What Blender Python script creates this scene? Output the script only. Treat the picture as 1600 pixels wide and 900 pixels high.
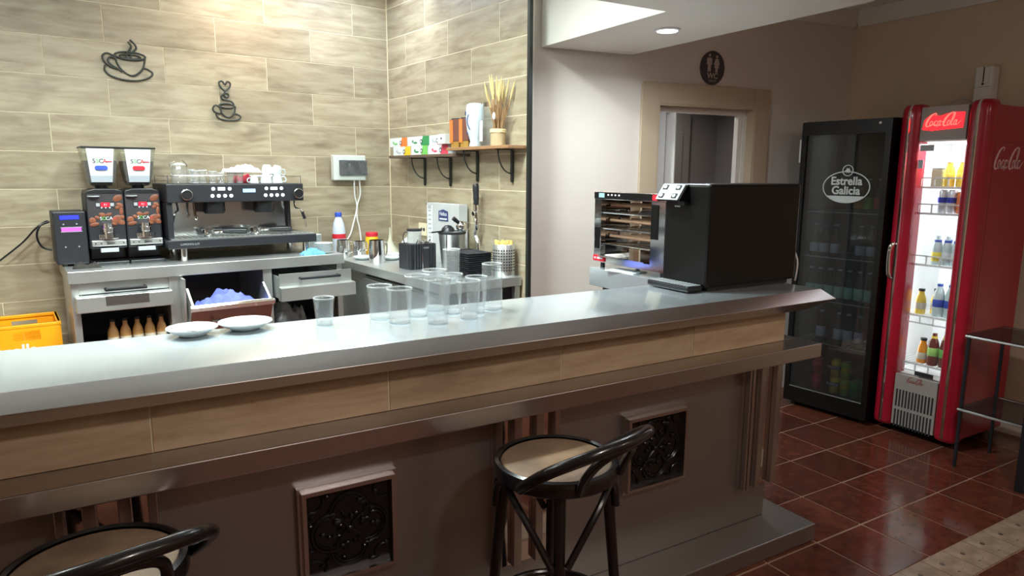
import bpy, bmesh, math, random
from mathutils import Vector, Matrix
random.seed(7)
PI = math.pi
for o in list(bpy.data.objects): bpy.data.objects.remove(o)
SC = bpy.context.scene
COL = SC.collection

# ---------------------------------------------------------------- camera
# world frame: X runs along the bar, Y across it (away from the customers), Z up
FPX, PITCH, ROLL, YB, CAMH = 1068.9, math.radians(9.51), math.radians(0.27), math.radians(59.49), 1.6
_f = Vector((math.cos(YB), math.sin(YB), 0)); _r = Vector((math.sin(YB), -math.cos(YB), 0)); _u = Vector((0, 0, 1))
def _dir(d):
    x, y, z = d
    c, s = math.cos(-ROLL), math.sin(-ROLL); x, y = c*x - s*y, s*x + c*y
    c, s = math.cos(-PITCH), math.sin(-PITCH); y, z = c*y - s*z, s*y + c*z
    return _r*x - _u*y + _f*z
def ray(px, py): return _dir(((px-800)/FPX, (py-450)/FPX, 1.0))
EYE = Vector((0, 0, CAMH))
def atz(px, py, z):
    r = ray(px, py); return EYE + r*((z-CAMH)/r.z)
cam = bpy.data.cameras.new('camera'); cam.sensor_width = 36; cam.lens = FPX*36/1600; cam.clip_start = .05
co = bpy.data.objects.new('camera', cam); COL.objects.link(co)
cx, cd, cf = _dir((1,0,0)), _dir((0,1,0)), _dir((0,0,1))
m = Matrix.Identity(4)
for i in range(3): m[i][0], m[i][1], m[i][2], m[i][3] = cx[i], -cd[i], -cf[i], EYE[i]
co.matrix_world = m
SC.camera = co
# ---------------------------------------------------------------- world, exposure
SC.view_settings.view_transform = 'Standard'; SC.view_settings.look = 'None'
SC.view_settings.gamma = 1; SC.view_settings.use_curve_mapping = False
SC.view_settings.exposure = 0.0
SC.cycles.transparent_max_bounces = 32
w = bpy.data.worlds.new('room_ambience'); SC.world = w; w.use_nodes = True
w.node_tree.nodes['Background'].inputs[0].default_value = (.5, .45, .4, 1)
w.node_tree.nodes['Background'].inputs[1].default_value = .03
# light of the room's lamps: (x, y, z) power, colour, size; lamps themselves are built with the ceiling
AREA = []
def area(name, loc, power, col, size, rot=(0,0,0), spread=PI):
    l = bpy.data.lights.new(name, 'AREA'); l.shape = 'DISK'; l.size = size; l.energy = power; l.color = col; l.spread = spread
    o = bpy.data.objects.new(name, l); COL.objects.link(o); o.location = loc; o.rotation_euler = rot; return o

# ---------------------------------------------------------------- frames
A = math.radians(6.31)          # tiled back wall is turned by A to the bar
W = math.radians(-6.6)          # white wall with the WC door
def bk(u, v, z=0): return Vector((u*math.cos(A)-v*math.sin(A), u*math.sin(A)+v*math.cos(A), z))
def wl(s, t, z=0): return Vector((s*math.cos(W)-t*math.sin(W), s*math.sin(W)+t*math.cos(W), z))

# ---------------------------------------------------------------- helpers
class MB:
    def __init__(s, m=None): s.v = []; s.f = []; s.m = m or Matrix()
    def add(s, vs, fs):
        n = len(s.v); s.v += [tuple(s.m @ Vector(p)) for p in vs]; s.f += [tuple(i+n for i in f) for f in fs]; return s
    def box(s, x0, y0, z0, x1, y1, z1):
        return s.add([(x0,y0,z0),(x1,y0,z0),(x1,y1,z0),(x0,y1,z0),(x0,y0,z1),(x1,y0,z1),(x1,y1,z1),(x0,y1,z1)],
                     [(3,2,1,0),(4,5,6,7),(0,1,5,4),(1,2,6,5),(2,3,7,6),(3,0,4,7)])
    def cbox(s, c, d): return s.box(c[0]-d[0]/2, c[1]-d[1]/2, c[2]-d[2]/2, c[0]+d[0]/2, c[1]+d[1]/2, c[2]+d[2]/2)
    def lathe(s, prof, seg=24, c=(0,0,0), axis='z'):
        vs, fs, rows = [], [], []
        for r, h in prof:
            if r < 1e-6: rows.append([len(vs)]); vs.append((0,0,h))
            else:
                rows.append(list(range(len(vs), len(vs)+seg)))
                vs += [(r*math.cos(2*PI*k/seg), r*math.sin(2*PI*k/seg), h) for k in range(seg)]
        for a, b in zip(rows, rows[1:]):
            for k in range(seg):
                k2 = (k+1) % seg
                if len(a) == 1 and len(b) == 1: continue
                if len(a) == 1: fs.append((a[0], b[k2], b[k]))
                elif len(b) == 1: fs.append((a[k], a[k2], b[0]))
                else: fs.append((a[k], a[k2], b[k2], b[k]))
        if axis == 'x': vs = [(z, x, y) for x, y, z in vs]
        if axis == 'y': vs = [(y, z, x) for x, y, z in vs]
        return s.add([(x+c[0], y+c[1], z+c[2]) for x, y, z in vs], fs)
    def cyl(s, c, r, h, seg=20, r2=None, axis='z'):
        r2 = r if r2 is None else r2
        return s.lathe([(0,0),(r,0),(r2,h),(0,h)], seg, c, axis)
    def tube(s, pts, r, seg=8, closed=False):
        pts = [Vector(p) for p in pts]; n = len(pts)
        rr = r if isinstance(r, (list, tuple)) else [r]*n
        vs, fs, prev = [], [], None
        for i, p in enumerate(pts):
            a = pts[i-1] if (i or closed) else p; b = pts[(i+1) % n] if (i < n-1 or closed) else p
            t = (b-a).normalized()
            if prev is None:
                nrm = t.orthogonal().normalized()
            else:
                nrm = (prev - t*prev.dot(t))
                nrm = nrm.normalized() if nrm.length > 1e-6 else t.orthogonal().normalized()
            prev = nrm; bn = t.cross(nrm)
            vs += [p + (nrm*math.cos(2*PI*k/seg) + bn*math.sin(2*PI*k/seg))*rr[i] for k in range(seg)]
        for i in range(n if closed else n-1):
            j = (i+1) % n
            for k in range(seg): fs.append((i*seg+k, i*seg+(k+1)%seg, j*seg+(k+1)%seg, j*seg+k))
        if not closed: fs += [tuple(range(seg))[::-1], tuple(range((n-1)*seg, n*seg))]
        return s.add(vs, fs)
    def prism(s, poly, h0, h1, plane='xy'):
        n = len(poly)
        mk = {'xy': lambda p, h: (p[0], p[1], h), 'xz': lambda p, h: (p[0], h, p[1]), 'yz': lambda p, h: (h, p[0], p[1])}[plane]
        return s.add([mk(p, h0) for p in poly] + [mk(p, h1) for p in poly],
                     [tuple(range(n))[::-1], tuple(range(n, 2*n))] + [(i, (i+1)%n, n+(i+1)%n, n+i) for i in range(n)])
    def loft(s, rings, caps=True):
        n = len(rings[0]); vs = [p for r in rings for p in r]; fs = []
        for i in range(len(rings)-1):
            for k in range(n): fs.append((i*n+k, i*n+(k+1)%n, (i+1)*n+(k+1)%n, (i+1)*n+k))
        if caps: fs += [tuple(range(n))[::-1], tuple(range((len(rings)-1)*n, len(rings)*n))]
        return s.add(vs, fs)
    def sph(s, c, r, seg=14, rings=8):
        r = r if isinstance(r, (tuple, list)) else (r, r, r)
        n0 = len(s.v)
        vs = [(c[0], c[1], c[2]-r[2])]
        for i in range(1, rings):
            a = PI*i/rings
            vs += [(c[0]+r[0]*math.sin(a)*math.cos(2*PI*k/seg), c[1]+r[1]*math.sin(a)*math.sin(2*PI*k/seg), c[2]-r[2]*math.cos(a)) for k in range(seg)]
        vs.append((c[0], c[1], c[2]+r[2])); L = len(vs)-1; fs = []
        for k in range(seg):
            k2 = (k+1) % seg
            fs.append((0, 1+k2, 1+k)); fs.append((L, L-seg+k, L-seg+k2))
            for i in range(rings-2): fs.append((1+i*seg+k, 1+i*seg+k2, 1+(i+1)*seg+k2, 1+(i+1)*seg+k))
        return s.add(vs, fs)
    def mesh(s, name, mat, bevel=0, smooth=35, segs=2):
        if bevel: smooth = min(smooth, 18)
        me = bpy.data.meshes.new(name); me.from_pydata([tuple(v) for v in s.v], [], s.f)
        bm = bmesh.new(); bm.from_mesh(me)
        bmesh.ops.recalc_face_normals(bm, faces=bm.faces)
        if bevel:
            es = [e for e in bm.edges if len(e.link_faces) == 2 and e.calc_face_angle(0) > .6]
            bmesh.ops.bevel(bm, geom=es, offset=bevel, segments=segs, profile=.5, affect='EDGES', clamp_overlap=True)
        for fc in bm.faces: fc.smooth = True
        lim = math.radians(smooth)
        for e in bm.edges:
            if len(e.link_faces) == 2: e.smooth = e.calc_face_angle(0) < lim
        bm.to_mesh(me); bm.free()
        for mm in (mat if isinstance(mat, (list, tuple)) else [mat]): me.materials.append(mm)
        return me
    def build(s, name, mat, parent=None, bevel=0, smooth=35, loc=None, rz=0, segs=2):
        o = bpy.data.objects.new(name, s.mesh(name, mat, bevel, smooth, segs)); COL.objects.link(o)
        if parent: o.parent = parent
        if loc is not None: o.location = loc
        if rz: o.rotation_euler = (0, 0, rz)
        return o
def Box(*a): return MB().box(*a)
def crv(pts, n=8, closed=False):
    P = [Vector(p) for p in pts]; out = []; N = len(P)
    for i in range(N if closed else N-1):
        if closed: p0, p1, p2, p3 = P[i-1], P[i], P[(i+1)%N], P[(i+2)%N]
        else: p0, p1, p2, p3 = P[max(i-1,0)], P[i], P[i+1], P[min(i+2,N-1)]
        for k in range(n):
            t = k/n
            out.append(.5*((2*p1)+(p2-p0)*t+(2*p0-5*p1+4*p2-p3)*t*t+(3*p1-p0-3*p2+p3)*t**3))
    if not closed: out.append(P[-1])
    return out
def tag(o, label=None, cat=None, group=None, kind=None):
    if label: o['label'] = label
    if cat: o['category'] = cat
    if group: o['group'] = group
    if kind: o['kind'] = kind
    return o
def thing(name, label, cat, loc=(0,0,0), rz=0, group=None):
    o = bpy.data.objects.new(name, None); COL.objects.link(o); o.empty_display_size = .05
    o.location = loc; o.rotation_euler = (0, 0, rz); return tag(o, label, cat, group)
def dup(root, loc=None, rz=None, label=None, parent=None):
    r = root.copy(); COL.objects.link(r); r.parent = parent if parent else root.parent
    if loc is not None: r.location = loc
    if rz is not None: r.rotation_euler = (0, 0, rz)
    if label: r['label'] = label
    for ch in list(root.children):
        c = ch.copy(); COL.objects.link(c); c.parent = r
        for g in list(ch.children):
            d = g.copy(); COL.objects.link(d); d.parent = c
    return r
def text(body, size, mat, parent, mtx, extrude=.0006, align='CENTER', name='lettering', sx=1.0, shear=0.0, bold=0.0):
    cu = bpy.data.curves.new('t', 'FONT'); cu.body = body; cu.size = size; cu.extrude = extrude; cu.align_x = align; cu.align_y = 'CENTER'
    cu.shear = shear; cu.offset = bold; cu.resolution_u = 3
    o = bpy.data.objects.new('t', cu); COL.objects.link(o)
    bpy.context.view_layer.update()
    me = bpy.data.meshes.new_from_object(o.evaluated_get(bpy.context.evaluated_depsgraph_get()))
    bpy.data.objects.remove(o)
    me.transform(mtx @ Matrix.Diagonal((sx, 1, 1, 1))); me.materials.clear(); me.materials.append(mat); me.name = name
    r = bpy.data.objects.new(name, me); COL.objects.link(r); r.parent = parent; return r
# text / drawing plane facing local -y at (x, y, z)
def face(x, y, z): return Matrix.Translation((x, y, z)) @ Matrix.Rotation(PI/2, 4, 'X')
def ribbon(mb, pts, w, d=.001, n=6, closed=False):
    """flat pen stroke in the xy plane of mb.m, thickness d towards +z"""
    q = crv([(p[0], p[1], 0) for p in pts], n, closed); N = len(q); ww = w if isinstance(w, (list, tuple)) else None
    L, R = [], []
    for i, p in enumerate(q):
        a = q[i-1] if (i or closed) else p; b = q[(i+1) % N] if (i < N-1 or closed) else p
        t = (b-a).normalized(); nn = Vector((-t.y, t.x, 0))
        if ww:
            x = i/(N-1)*(len(ww)-1); k = min(int(x), len(ww)-2); wi = ww[k]+(ww[k+1]-ww[k])*(x-k)
        else: wi = w
        L.append(p+nn*wi/2); R.append(p-nn*wi/2)
    vs = L+R+[v+Vector((0,0,d)) for v in L]+[v+Vector((0,0,d)) for v in R]; fs = []
    for i in range(N if closed else N-1):
        j = (i+1) % N
        fs += [(i, j, N+j, N+i), (2*N+i, 3*N+i, 3*N+j, 2*N+j), (i, 2*N+i, 2*N+j, j), (N+i, N+j, 3*N+j, 3*N+i)]
    if not closed: fs += [(0, N, 3*N, 2*N), (N-1, 3*N-1, 4*N-1, 2*N-1)]
    mb.add(vs, fs)

# ---------------------------------------------------------------- materials
def srgb(r, g, b):
    f = lambda c: (c/255/12.92) if c/255 <= .04045 else ((c/255+.055)/1.055)**2.4
    return (f(r), f(g), f(b), 1)
def nodes(name):
    mt = bpy.data.materials.new(name); mt.use_nodes = True; nt = mt.node_tree
    return mt, nt, nt.nodes['Principled BSDF']
def N(nt, t, **kw):
    n = nt.nodes.new(t)
    for k, v in kw.items():
        if k.startswith('i_'): n.inputs[k[2:].replace('_', ' ')].default_value = v
        else: setattr(n, k, v)
    return n
def mapping(nt, scale=(1,1,1), rnd=0.0):
    tc = N(nt, 'ShaderNodeTexCoord'); mp = N(nt, 'ShaderNodeMapping'); mp.inputs['Scale'].default_value = scale
    nt.links.new(tc.outputs['Object'], mp.inputs['Vector'])
    if rnd:
        oi = N(nt, 'ShaderNodeObjectInfo'); mu = N(nt, 'ShaderNodeMath', operation='MULTIPLY'); mu.inputs[1].default_value = rnd
        cb = N(nt, 'ShaderNodeCombineXYZ'); nt.links.new(oi.outputs['Random'], mu.inputs[0])
        for i in range(3): nt.links.new(mu.outputs[0], cb.inputs[i])
        nt.links.new(cb.outputs[0], mp.inputs['Location'])
    return mp
def mat(name, col, rough=.5, metal=0.0, var=.06, scale=9.0, stretch=(1,1,1), bump=0.0, emis=0.0, coat=0.0, rvar=0.0, spec=.5):
    mt, nt, b = nodes(name)
    mp = mapping(nt, stretch); nz = N(nt, 'ShaderNodeTexNoise', i_Scale=scale, i_Detail=4.0)
    nt.links.new(mp.outputs[0], nz.inputs['Vector'])
    mx = N(nt, 'ShaderNodeMix', data_type='RGBA')
    mx.inputs['A'].default_value = tuple(max(0, c*(1-var)) for c in col[:3])+(1,)
    mx.inputs['B'].default_value = tuple(min(1, c*(1+var)) for c in col[:3])+(1,)
    nt.links.new(nz.outputs['Fac'], mx.inputs['Factor']); nt.links.new(mx.outputs['Result'], b.inputs['Base Color'])
    b.inputs['Roughness'].default_value = rough; b.inputs['Metallic'].default_value = metal
    b.inputs['Specular IOR Level'].default_value = spec
    if coat: b.inputs['Coat Weight'].default_value = coat; b.inputs['Coat Roughness'].default_value = .06
    if rvar:
        mr = N(nt, 'ShaderNodeMapRange'); mr.inputs['To Min'].default_value = max(.02, rough-rvar); mr.inputs['To Max'].default_value = rough+rvar
        nt.links.new(nz.outputs['Fac'], mr.inputs['Value']); nt.links.new(mr.outputs[0], b.inputs['Roughness'])
    if bump:
        bp = N(nt, 'ShaderNodeBump'); bp.inputs['Strength'].default_value = bump; bp.inputs['Distance'].default_value = .01
        nt.links.new(nz.outputs['Fac'], bp.inputs['Height']); nt.links.new(bp.outputs[0], b.inputs['Normal'])
    if emis:
        nt.links.new(mx.outputs['Result'], b.inputs['Emission Color']); b.inputs['Emission Strength'].default_value = emis
    return mt
def steel(name, col, rough, stretch, metal=1.0, rvar=.08, var=.08):
    mt, nt, b = nodes(name)
    mp = mapping(nt, stretch); nz = N(nt, 'ShaderNodeTexNoise', i_Scale=60.0, i_Detail=3.0); nt.links.new(mp.outputs[0], nz.inputs['Vector'])
    mp2 = mapping(nt, (1,1,1)); n2 = N(nt, 'ShaderNodeTexNoise', i_Scale=3.0, i_Detail=1.5, i_Roughness=.5); nt.links.new(mp2.outputs[0], n2.inputs['Vector'])
    mx = N(nt, 'ShaderNodeMix', data_type='RGBA')
    mx.inputs['A'].default_value = tuple(c*(1-var) for c in col[:3])+(1,); mx.inputs['B'].default_value = tuple(min(1, c*(1+var)) for c in col[:3])+(1,)
    nt.links.new(nz.outputs['Fac'], mx.inputs['Factor']); nt.links.new(mx.outputs['Result'], b.inputs['Base Color'])
    mr = N(nt, 'ShaderNodeMapRange'); mr.inputs['From Min'].default_value = .3; mr.inputs['From Max'].default_value = .7
    mr.inputs['To Min'].default_value = max(.02, rough-rvar); mr.inputs['To Max'].default_value = rough+rvar
    nt.links.new(n2.outputs['Fac'], mr.inputs['Value']); nt.links.new(mr.outputs[0], b.inputs['Roughness'])
    b.inputs['Metallic'].default_value = metal; return mt
def glass(name, tint=(1,1,1), body=.06, rough=.0, ior=1.45):
    """thin clear glass: transparent with a Fresnel reflection and a faint body"""
    mt = bpy.data.materials.new(name); mt.use_nodes = True; nt = mt.node_tree; nt.nodes.clear()
    out = N(nt, 'ShaderNodeOutputMaterial'); tr = N(nt, 'ShaderNodeBsdfTransparent'); gl = N(nt, 'ShaderNodeBsdfGlossy'); df = N(nt, 'ShaderNodeBsdfDiffuse')
    nz = N(nt, 'ShaderNodeTexNoise', i_Scale=20.0); cr = N(nt, 'ShaderNodeMapRange'); cr.inputs['To Min'].default_value = body*.6; cr.inputs['To Max'].default_value = body*1.4
    nt.links.new(mapping(nt).outputs[0], nz.inputs['Vector']); nt.links.new(nz.outputs['Fac'], cr.inputs['Value'])
    tr.inputs[0].default_value = tint+(1,); gl.inputs['Roughness'].default_value = rough; df.inputs[0].default_value = (.8, .84, .84, 1)
    lw = N(nt, 'ShaderNodeLayerWeight'); lw.inputs[0].default_value = .5; f0 = ((ior-1)/(ior+1))**2
    pw = N(nt, 'ShaderNodeMath', operation='POWER'); pw.inputs[1].default_value = 4.0; nt.links.new(lw.outputs['Facing'], pw.inputs[0])
    fr = N(nt, 'ShaderNodeMapRange'); fr.inputs['To Min'].default_value = f0; fr.inputs['To Max'].default_value = .75; nt.links.new(pw.outputs[0], fr.inputs['Value'])
    m1 = N(nt, 'ShaderNodeMixShader'); m2 = N(nt, 'ShaderNodeMixShader')
    nt.links.new(cr.outputs[0], m1.inputs[0]); nt.links.new(tr.outputs[0], m1.inputs[1]); nt.links.new(df.outputs[0], m1.inputs[2])
    nt.links.new(fr.outputs[0], m2.inputs[0]); nt.links.new(m1.outputs[0], m2.inputs[1]); nt.links.new(gl.outputs[0], m2.inputs[2])
    nt.links.new(m2.outputs[0], out.inputs[0]); return mt
def emit(name, col, strength):
    return mat(name, col, .4, var=.03, emis=strength)
def woodtile(name, cols, rough=.42):
    mt, nt, b = nodes(name)
    mp = mapping(nt, (1.4, 9, 9), 37.0)
    nz = N(nt, 'ShaderNodeTexNoise', i_Scale=2.2, i_Detail=7.0, i_Roughness=.62, i_Distortion=.4); nt.links.new(mp.outputs[0], nz.inputs['Vector'])
    cr = N(nt, 'ShaderNodeValToRGB'); e = cr.color_ramp.elements
    e[0].position = .28; e[0].color = cols[0]; e[1].position = .72; e[1].color = cols[2]
    k = e.new(.5); k.color = cols[1]
    nt.links.new(nz.outputs['Fac'], cr.inputs[0])
    mp2 = mapping(nt, (2.2, 5, 5), 53.0); kn = N(nt, 'ShaderNodeTexNoise', i_Scale=1.7, i_Detail=2.0); nt.links.new(mp2.outputs[0], kn.inputs['Vector'])
    mr = N(nt, 'ShaderNodeMapRange'); mr.inputs['From Min'].default_value = .6; mr.inputs['From Max'].default_value = .78; mr.inputs['To Max'].default_value = .55
    nt.links.new(kn.outputs['Fac'], mr.inputs['Value'])
    mx = N(nt, 'ShaderNodeMix', data_type='RGBA'); mx.inputs['B'].default_value = tuple(c*.5 for c in cols[0][:3])+(1,)
    nt.links.new(mr.outputs[0], mx.inputs['Factor']); nt.links.new(cr.outputs[0], mx.inputs['A'])
    oi = N(nt, 'ShaderNodeObjectInfo'); hv = N(nt, 'ShaderNodeHueSaturation'); mm = N(nt, 'ShaderNodeMapRange')
    mm.inputs['To Min'].default_value = .88; mm.inputs['To Max'].default_value = 1.1
    nt.links.new(oi.outputs['Random'], mm.inputs['Value']); nt.links.new(mm.outputs[0], hv.inputs['Value']); nt.links.new(mx.outputs['Result'], hv.inputs['Color'])
    nt.links.new(hv.outputs[0], b.inputs['Base Color']); b.inputs['Roughness'].default_value = rough
    bp = N(nt, 'ShaderNodeBump'); bp.inputs['Strength'].default_value = .12; bp.inputs['Distance'].default_value = .004
    nt.links.new(nz.outputs['Fac'], bp.inputs['Height']); nt.links.new(bp.outputs[0], b.inputs['Normal']); return mt
def terracotta(name):
    mt, nt, b = nodes(name)
    mp = mapping(nt, (1,1,1), 29.0); nz = N(nt, 'ShaderNodeTexNoise', i_Scale=6.0, i_Detail=6.0, i_Roughness=.6); nt.links.new(mp.outputs[0], nz.inputs['Vector'])
    cr = N(nt, 'ShaderNodeValToRGB'); e = cr.color_ramp.elements; e[0].position = .3; e[0].color = srgb(80, 42, 30); e[1].position = .72; e[1].color = srgb(108, 60, 43)
    nt.links.new(nz.outputs['Fac'], cr.inputs[0])
    oi = N(nt, 'ShaderNodeObjectInfo'); hv = N(nt, 'ShaderNodeHueSaturation'); mm = N(nt, 'ShaderNodeMapRange'); mm.inputs['To Min'].default_value = .72; mm.inputs['To Max'].default_value = 1.1
    nt.links.new(oi.outputs['Random'], mm.inputs['Value']); nt.links.new(mm.outputs[0], hv.inputs['Value']); nt.links.new(cr.outputs[0], hv.inputs['Color']); nt.links.new(hv.outputs[0], b.inputs['Base Color'])
    r = N(nt, 'ShaderNodeMapRange'); r.inputs['To Min'].default_value = .04; r.inputs['To Max'].default_value = .24
    nt.links.new(nz.outputs['Fac'], r.inputs['Value']); nt.links.new(r.outputs[0], b.inputs['Roughness'])
    return mt

M = {}
M['plaster'] = mat('white_plaster', srgb(222, 214, 204), .8, var=.03, scale=4, bump=.03)
M['plaster_warm'] = mat('beige_plaster', srgb(216, 198, 174), .8, var=.04, scale=3, bump=.03)
M['ceil'] = mat('ceiling_paint', srgb(226, 224, 216), .8, var=.02, scale=3)
M['grout'] = mat('pale_grout', srgb(222, 212, 184), .8, var=.05, scale=30)
M['woodtile'] = woodtile('wood_look_tile', (srgb(130, 117, 94), srgb(159, 148, 124), srgb(178, 169, 146)))
M['bartile'] = woodtile('bar_wood_look_tile', (srgb(158, 132, 104), srgb(182, 157, 128), srgb(198, 175, 147)))
M['terracotta'] = terracotta('terracotta_tile')
M['floorgrout'] = mat('floor_grout', srgb(156, 128, 108), .8, var=.15, scale=25)
M['blacktrim'] = mat('black_metal_trim', srgb(38, 42, 40), .4, .3)
M['casing'] = mat('tan_door_casing', srgb(190, 172, 146), .6, var=.04, scale=5)
M['whitedoor'] = mat('white_folding_door', srgb(226, 224, 218), .45, var=.03)
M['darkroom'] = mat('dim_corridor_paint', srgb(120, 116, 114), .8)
M['steeltop'] = steel('brushed_steel_worktop', (.68, .76, .80), .16, (1, 14, 14), metal=.70, rvar=.03)
M['steelfas'] = steel('steel_bar_edge', (.50, .475, .465), .30, (1, 20, 20), rvar=.015)
M['steelpan'] = steel('brushed_steel_panel', (.35, .335, .33), .38, (1, 20, 20), metal=.9, rvar=.02)
M['steel'] = steel('satin_steel', (.66, .69, .68), .36, (1, 14, 14), metal=.88, rvar=.06)
M['splash'] = steel('splash_steel', (.62, .64, .65), .17, (8, 1, 8), rvar=.05)
M['mirror'] = steel('polished_steel', (.72, .70, .68), .07, (1, 1, 8), rvar=.03)
M['chrome'] = steel('chrome', (.82, .83, .84), .1, (1, 1, 1), rvar=.04, var=.03)
M['darkin'] = mat('dark_cabinet_interior', srgb(52, 54, 58), .6)
M['black'] = mat('black_plastic', srgb(24, 26, 30), .38, var=.1)
M['blackmat'] = mat('matt_black_metal', srgb(32, 34, 40), .48, var=.1)
M['blackgloss'] = mat('gloss_black_lacquer', srgb(10, 11, 12), .38, var=.1, spec=.35)
M['blackiron'] = mat('black_iron_relief', srgb(10, 10, 12), .3, var=.2)
M['white'] = mat('white_plastic', srgb(230, 232, 230), .4, var=.03)
M['porcelain'] = mat('white_porcelain', srgb(204, 213, 214), .15, var=.02, coat=.4)
M['greywhite'] = mat('pale_grey_plastic', srgb(206, 214, 208), .45)
M['glass'] = glass('clear_glass', (.97, .98, .985), .06, ior=1.55)
M['glassthick'] = glass('thick_glass_base', (.95, .97, .97), .45, .05, ior=1.7)
M['pane'] = glass('door_pane_glass', (.96, .97, .97), .012, ior=1.3)
M['panedark'] = glass('tinted_fridge_pane', (.55, .57, .59), .015, ior=1.5)
M['smokedark'] = glass('dark_smoked_glass', (.30, .26, .25), .02, .05)
M['smoke'] = glass('smoked_plastic', (.28, .31, .33), .12, .08)
M['hopper'] = glass('hopper_plastic', (.86, .88, .80), .10, .1)
M['red'] = mat('red_lacquer', srgb(164, 22, 44), .28, var=.05, coat=.3)
M['redprint'] = mat('red_print', srgb(206, 34, 54), .5)
M['blue'] = mat('blue_print', srgb(52, 84, 190), .5)
M['navy'] = mat('navy_print', srgb(46, 62, 110), .5)
M['yellow'] = mat('yellow_plastic', srgb(240, 190, 40), .4)
M['green'] = mat('green_print', srgb(110, 190, 90), .5)
M['dgreen'] = mat('dark_green_print', srgb(52, 140, 80), .5)
M['orange'] = mat('orange_print', srgb(226, 120, 56), .5)
M['pink'] = mat('pink_red_print', srgb(214, 66, 92), .5)
M['card'] = mat('white_card', srgb(214, 222, 224), .6, var=.02)
M['greycard'] = mat('grey_card', srgb(176, 186, 196), .6)
M['crate'] = mat('yellow_crate_plastic', srgb(244, 168, 20), .42, var=.05)
M['ink'] = mat('dark_ink', srgb(36, 36, 40), .6)
M['inkgrey'] = mat('silver_lettering', srgb(170, 174, 178), .5)
M['tan'] = mat('tan_wood', srgb(150, 112, 76), .55, var=.25, scale=6, stretch=(1, 8, 8))
M['darkwood'] = mat('dark_wood_shelf', srgb(96, 78, 62), .55, var=.25, scale=6, stretch=(1, 8, 8))
M['brownpan'] = mat('copper_brown_panel', srgb(140, 96, 84), .32, .55, var=.06)
M['bean'] = mat('roasted_bean_print', srgb(124, 70, 46), .5, var=.55, scale=45)
M['beandark'] = mat('dark_beans', srgb(58, 50, 44), .55, var=.4, scale=120)
M['cloth_blue'] = mat('blue_cloth', srgb(104, 116, 200), .9, var=.14, scale=30, bump=.1)
M['cloth_cyan'] = mat('light_blue_cloth', srgb(100, 162, 190), .9, var=.15, scale=40, bump=.1)
M['cloth_white'] = mat('white_cloth', srgb(196, 204, 208), .9, var=.2, scale=30, bump=.1)
M['leather'] = mat('worn_tan_seat', srgb(146, 122, 98), .55, var=.75, scale=11, bump=.15)
M['bentwood'] = mat('black_bentwood', srgb(22, 20, 22), .26, var=.15, coat=.2)
# ================================================================ STRUCTURE
def struct(o): o['kind'] = 'structure'; return o
ROWH, TL = .2163, .6307
Z0 = 2.363 - 10*ROWH
# --- floor
XL = [2.905+.322*k for k in range(-4, 7)]; YL = [1.722+.3165*k for k in range(-1, 7)]
XR = 4.78
def floorbase():
    mt, nt, b = nodes('far_terracotta_floor')
    mp = mapping(nt); mp.inputs['Location'].default_value = (-2.905, -1.722, 0)
    br = N(nt, 'ShaderNodeTexBrick', offset=0.0, i_Scale=1.0, i_Mortar_Size=.004)
    br.inputs['Brick Width'].default_value = .322; br.inputs['Row Height'].default_value = .3165
    br.inputs['Color1'].default_value = srgb(84, 46, 34); br.inputs['Color2'].default_value = srgb(104, 60, 44); br.inputs['Mortar'].default_value = srgb(140, 116, 98)
    nt.links.new(mp.outputs[0], br.inputs['Vector']); nt.links.new(br.outputs[0], b.inputs['Base Color']); b.inputs['Roughness'].default_value = .3
    return mt
fl = struct(MB().box(-3, -3.8, -.12, 1.2, 6, 0).box(1.2, 2.1, -.12, 1.61, 6, 0).box(1.61, 3.94, -.12, 5.6, 6, 0).box(1.2, -3.8, -.12, 5.6, .6, 0).build('floor', floorbase()))
MB().box(1.2, .6, -.12, 5.6, 3.94, -.004).build('grout_bed', M['floorgrout'], fl)
tm = None
def tile(x0, y0, x1, y1, tilt=0):
    global tm
    g = .006
    if tm is None: tm = MB().box(-.5, -.5, -.012, .5, .5, 0).mesh('floor_tile', M['terracotta'])
    o = bpy.data.objects.new('floor_tile', tm); COL.objects.link(o); o.parent = fl
    o.location = ((x0+x1)/2, (y0+y1)/2, random.uniform(-.0012, .0008)); o.scale = (x1-x0-2*g, y1-y0-2*g, 1)
    o.rotation_euler = (random.uniform(-.004, .004), random.uniform(-.004, .004), 0)
for i in range(len(XL)-1):
    for j in range(len(YL)-1):
        x0, x1 = XL[i], min(XL[i+1], XR)
        if x1 - x0 < .06: continue
        if x1 < 2.45 and YL[j] > 1.73: continue
        tile(x0, YL[j], x1, YL[j+1])
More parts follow.
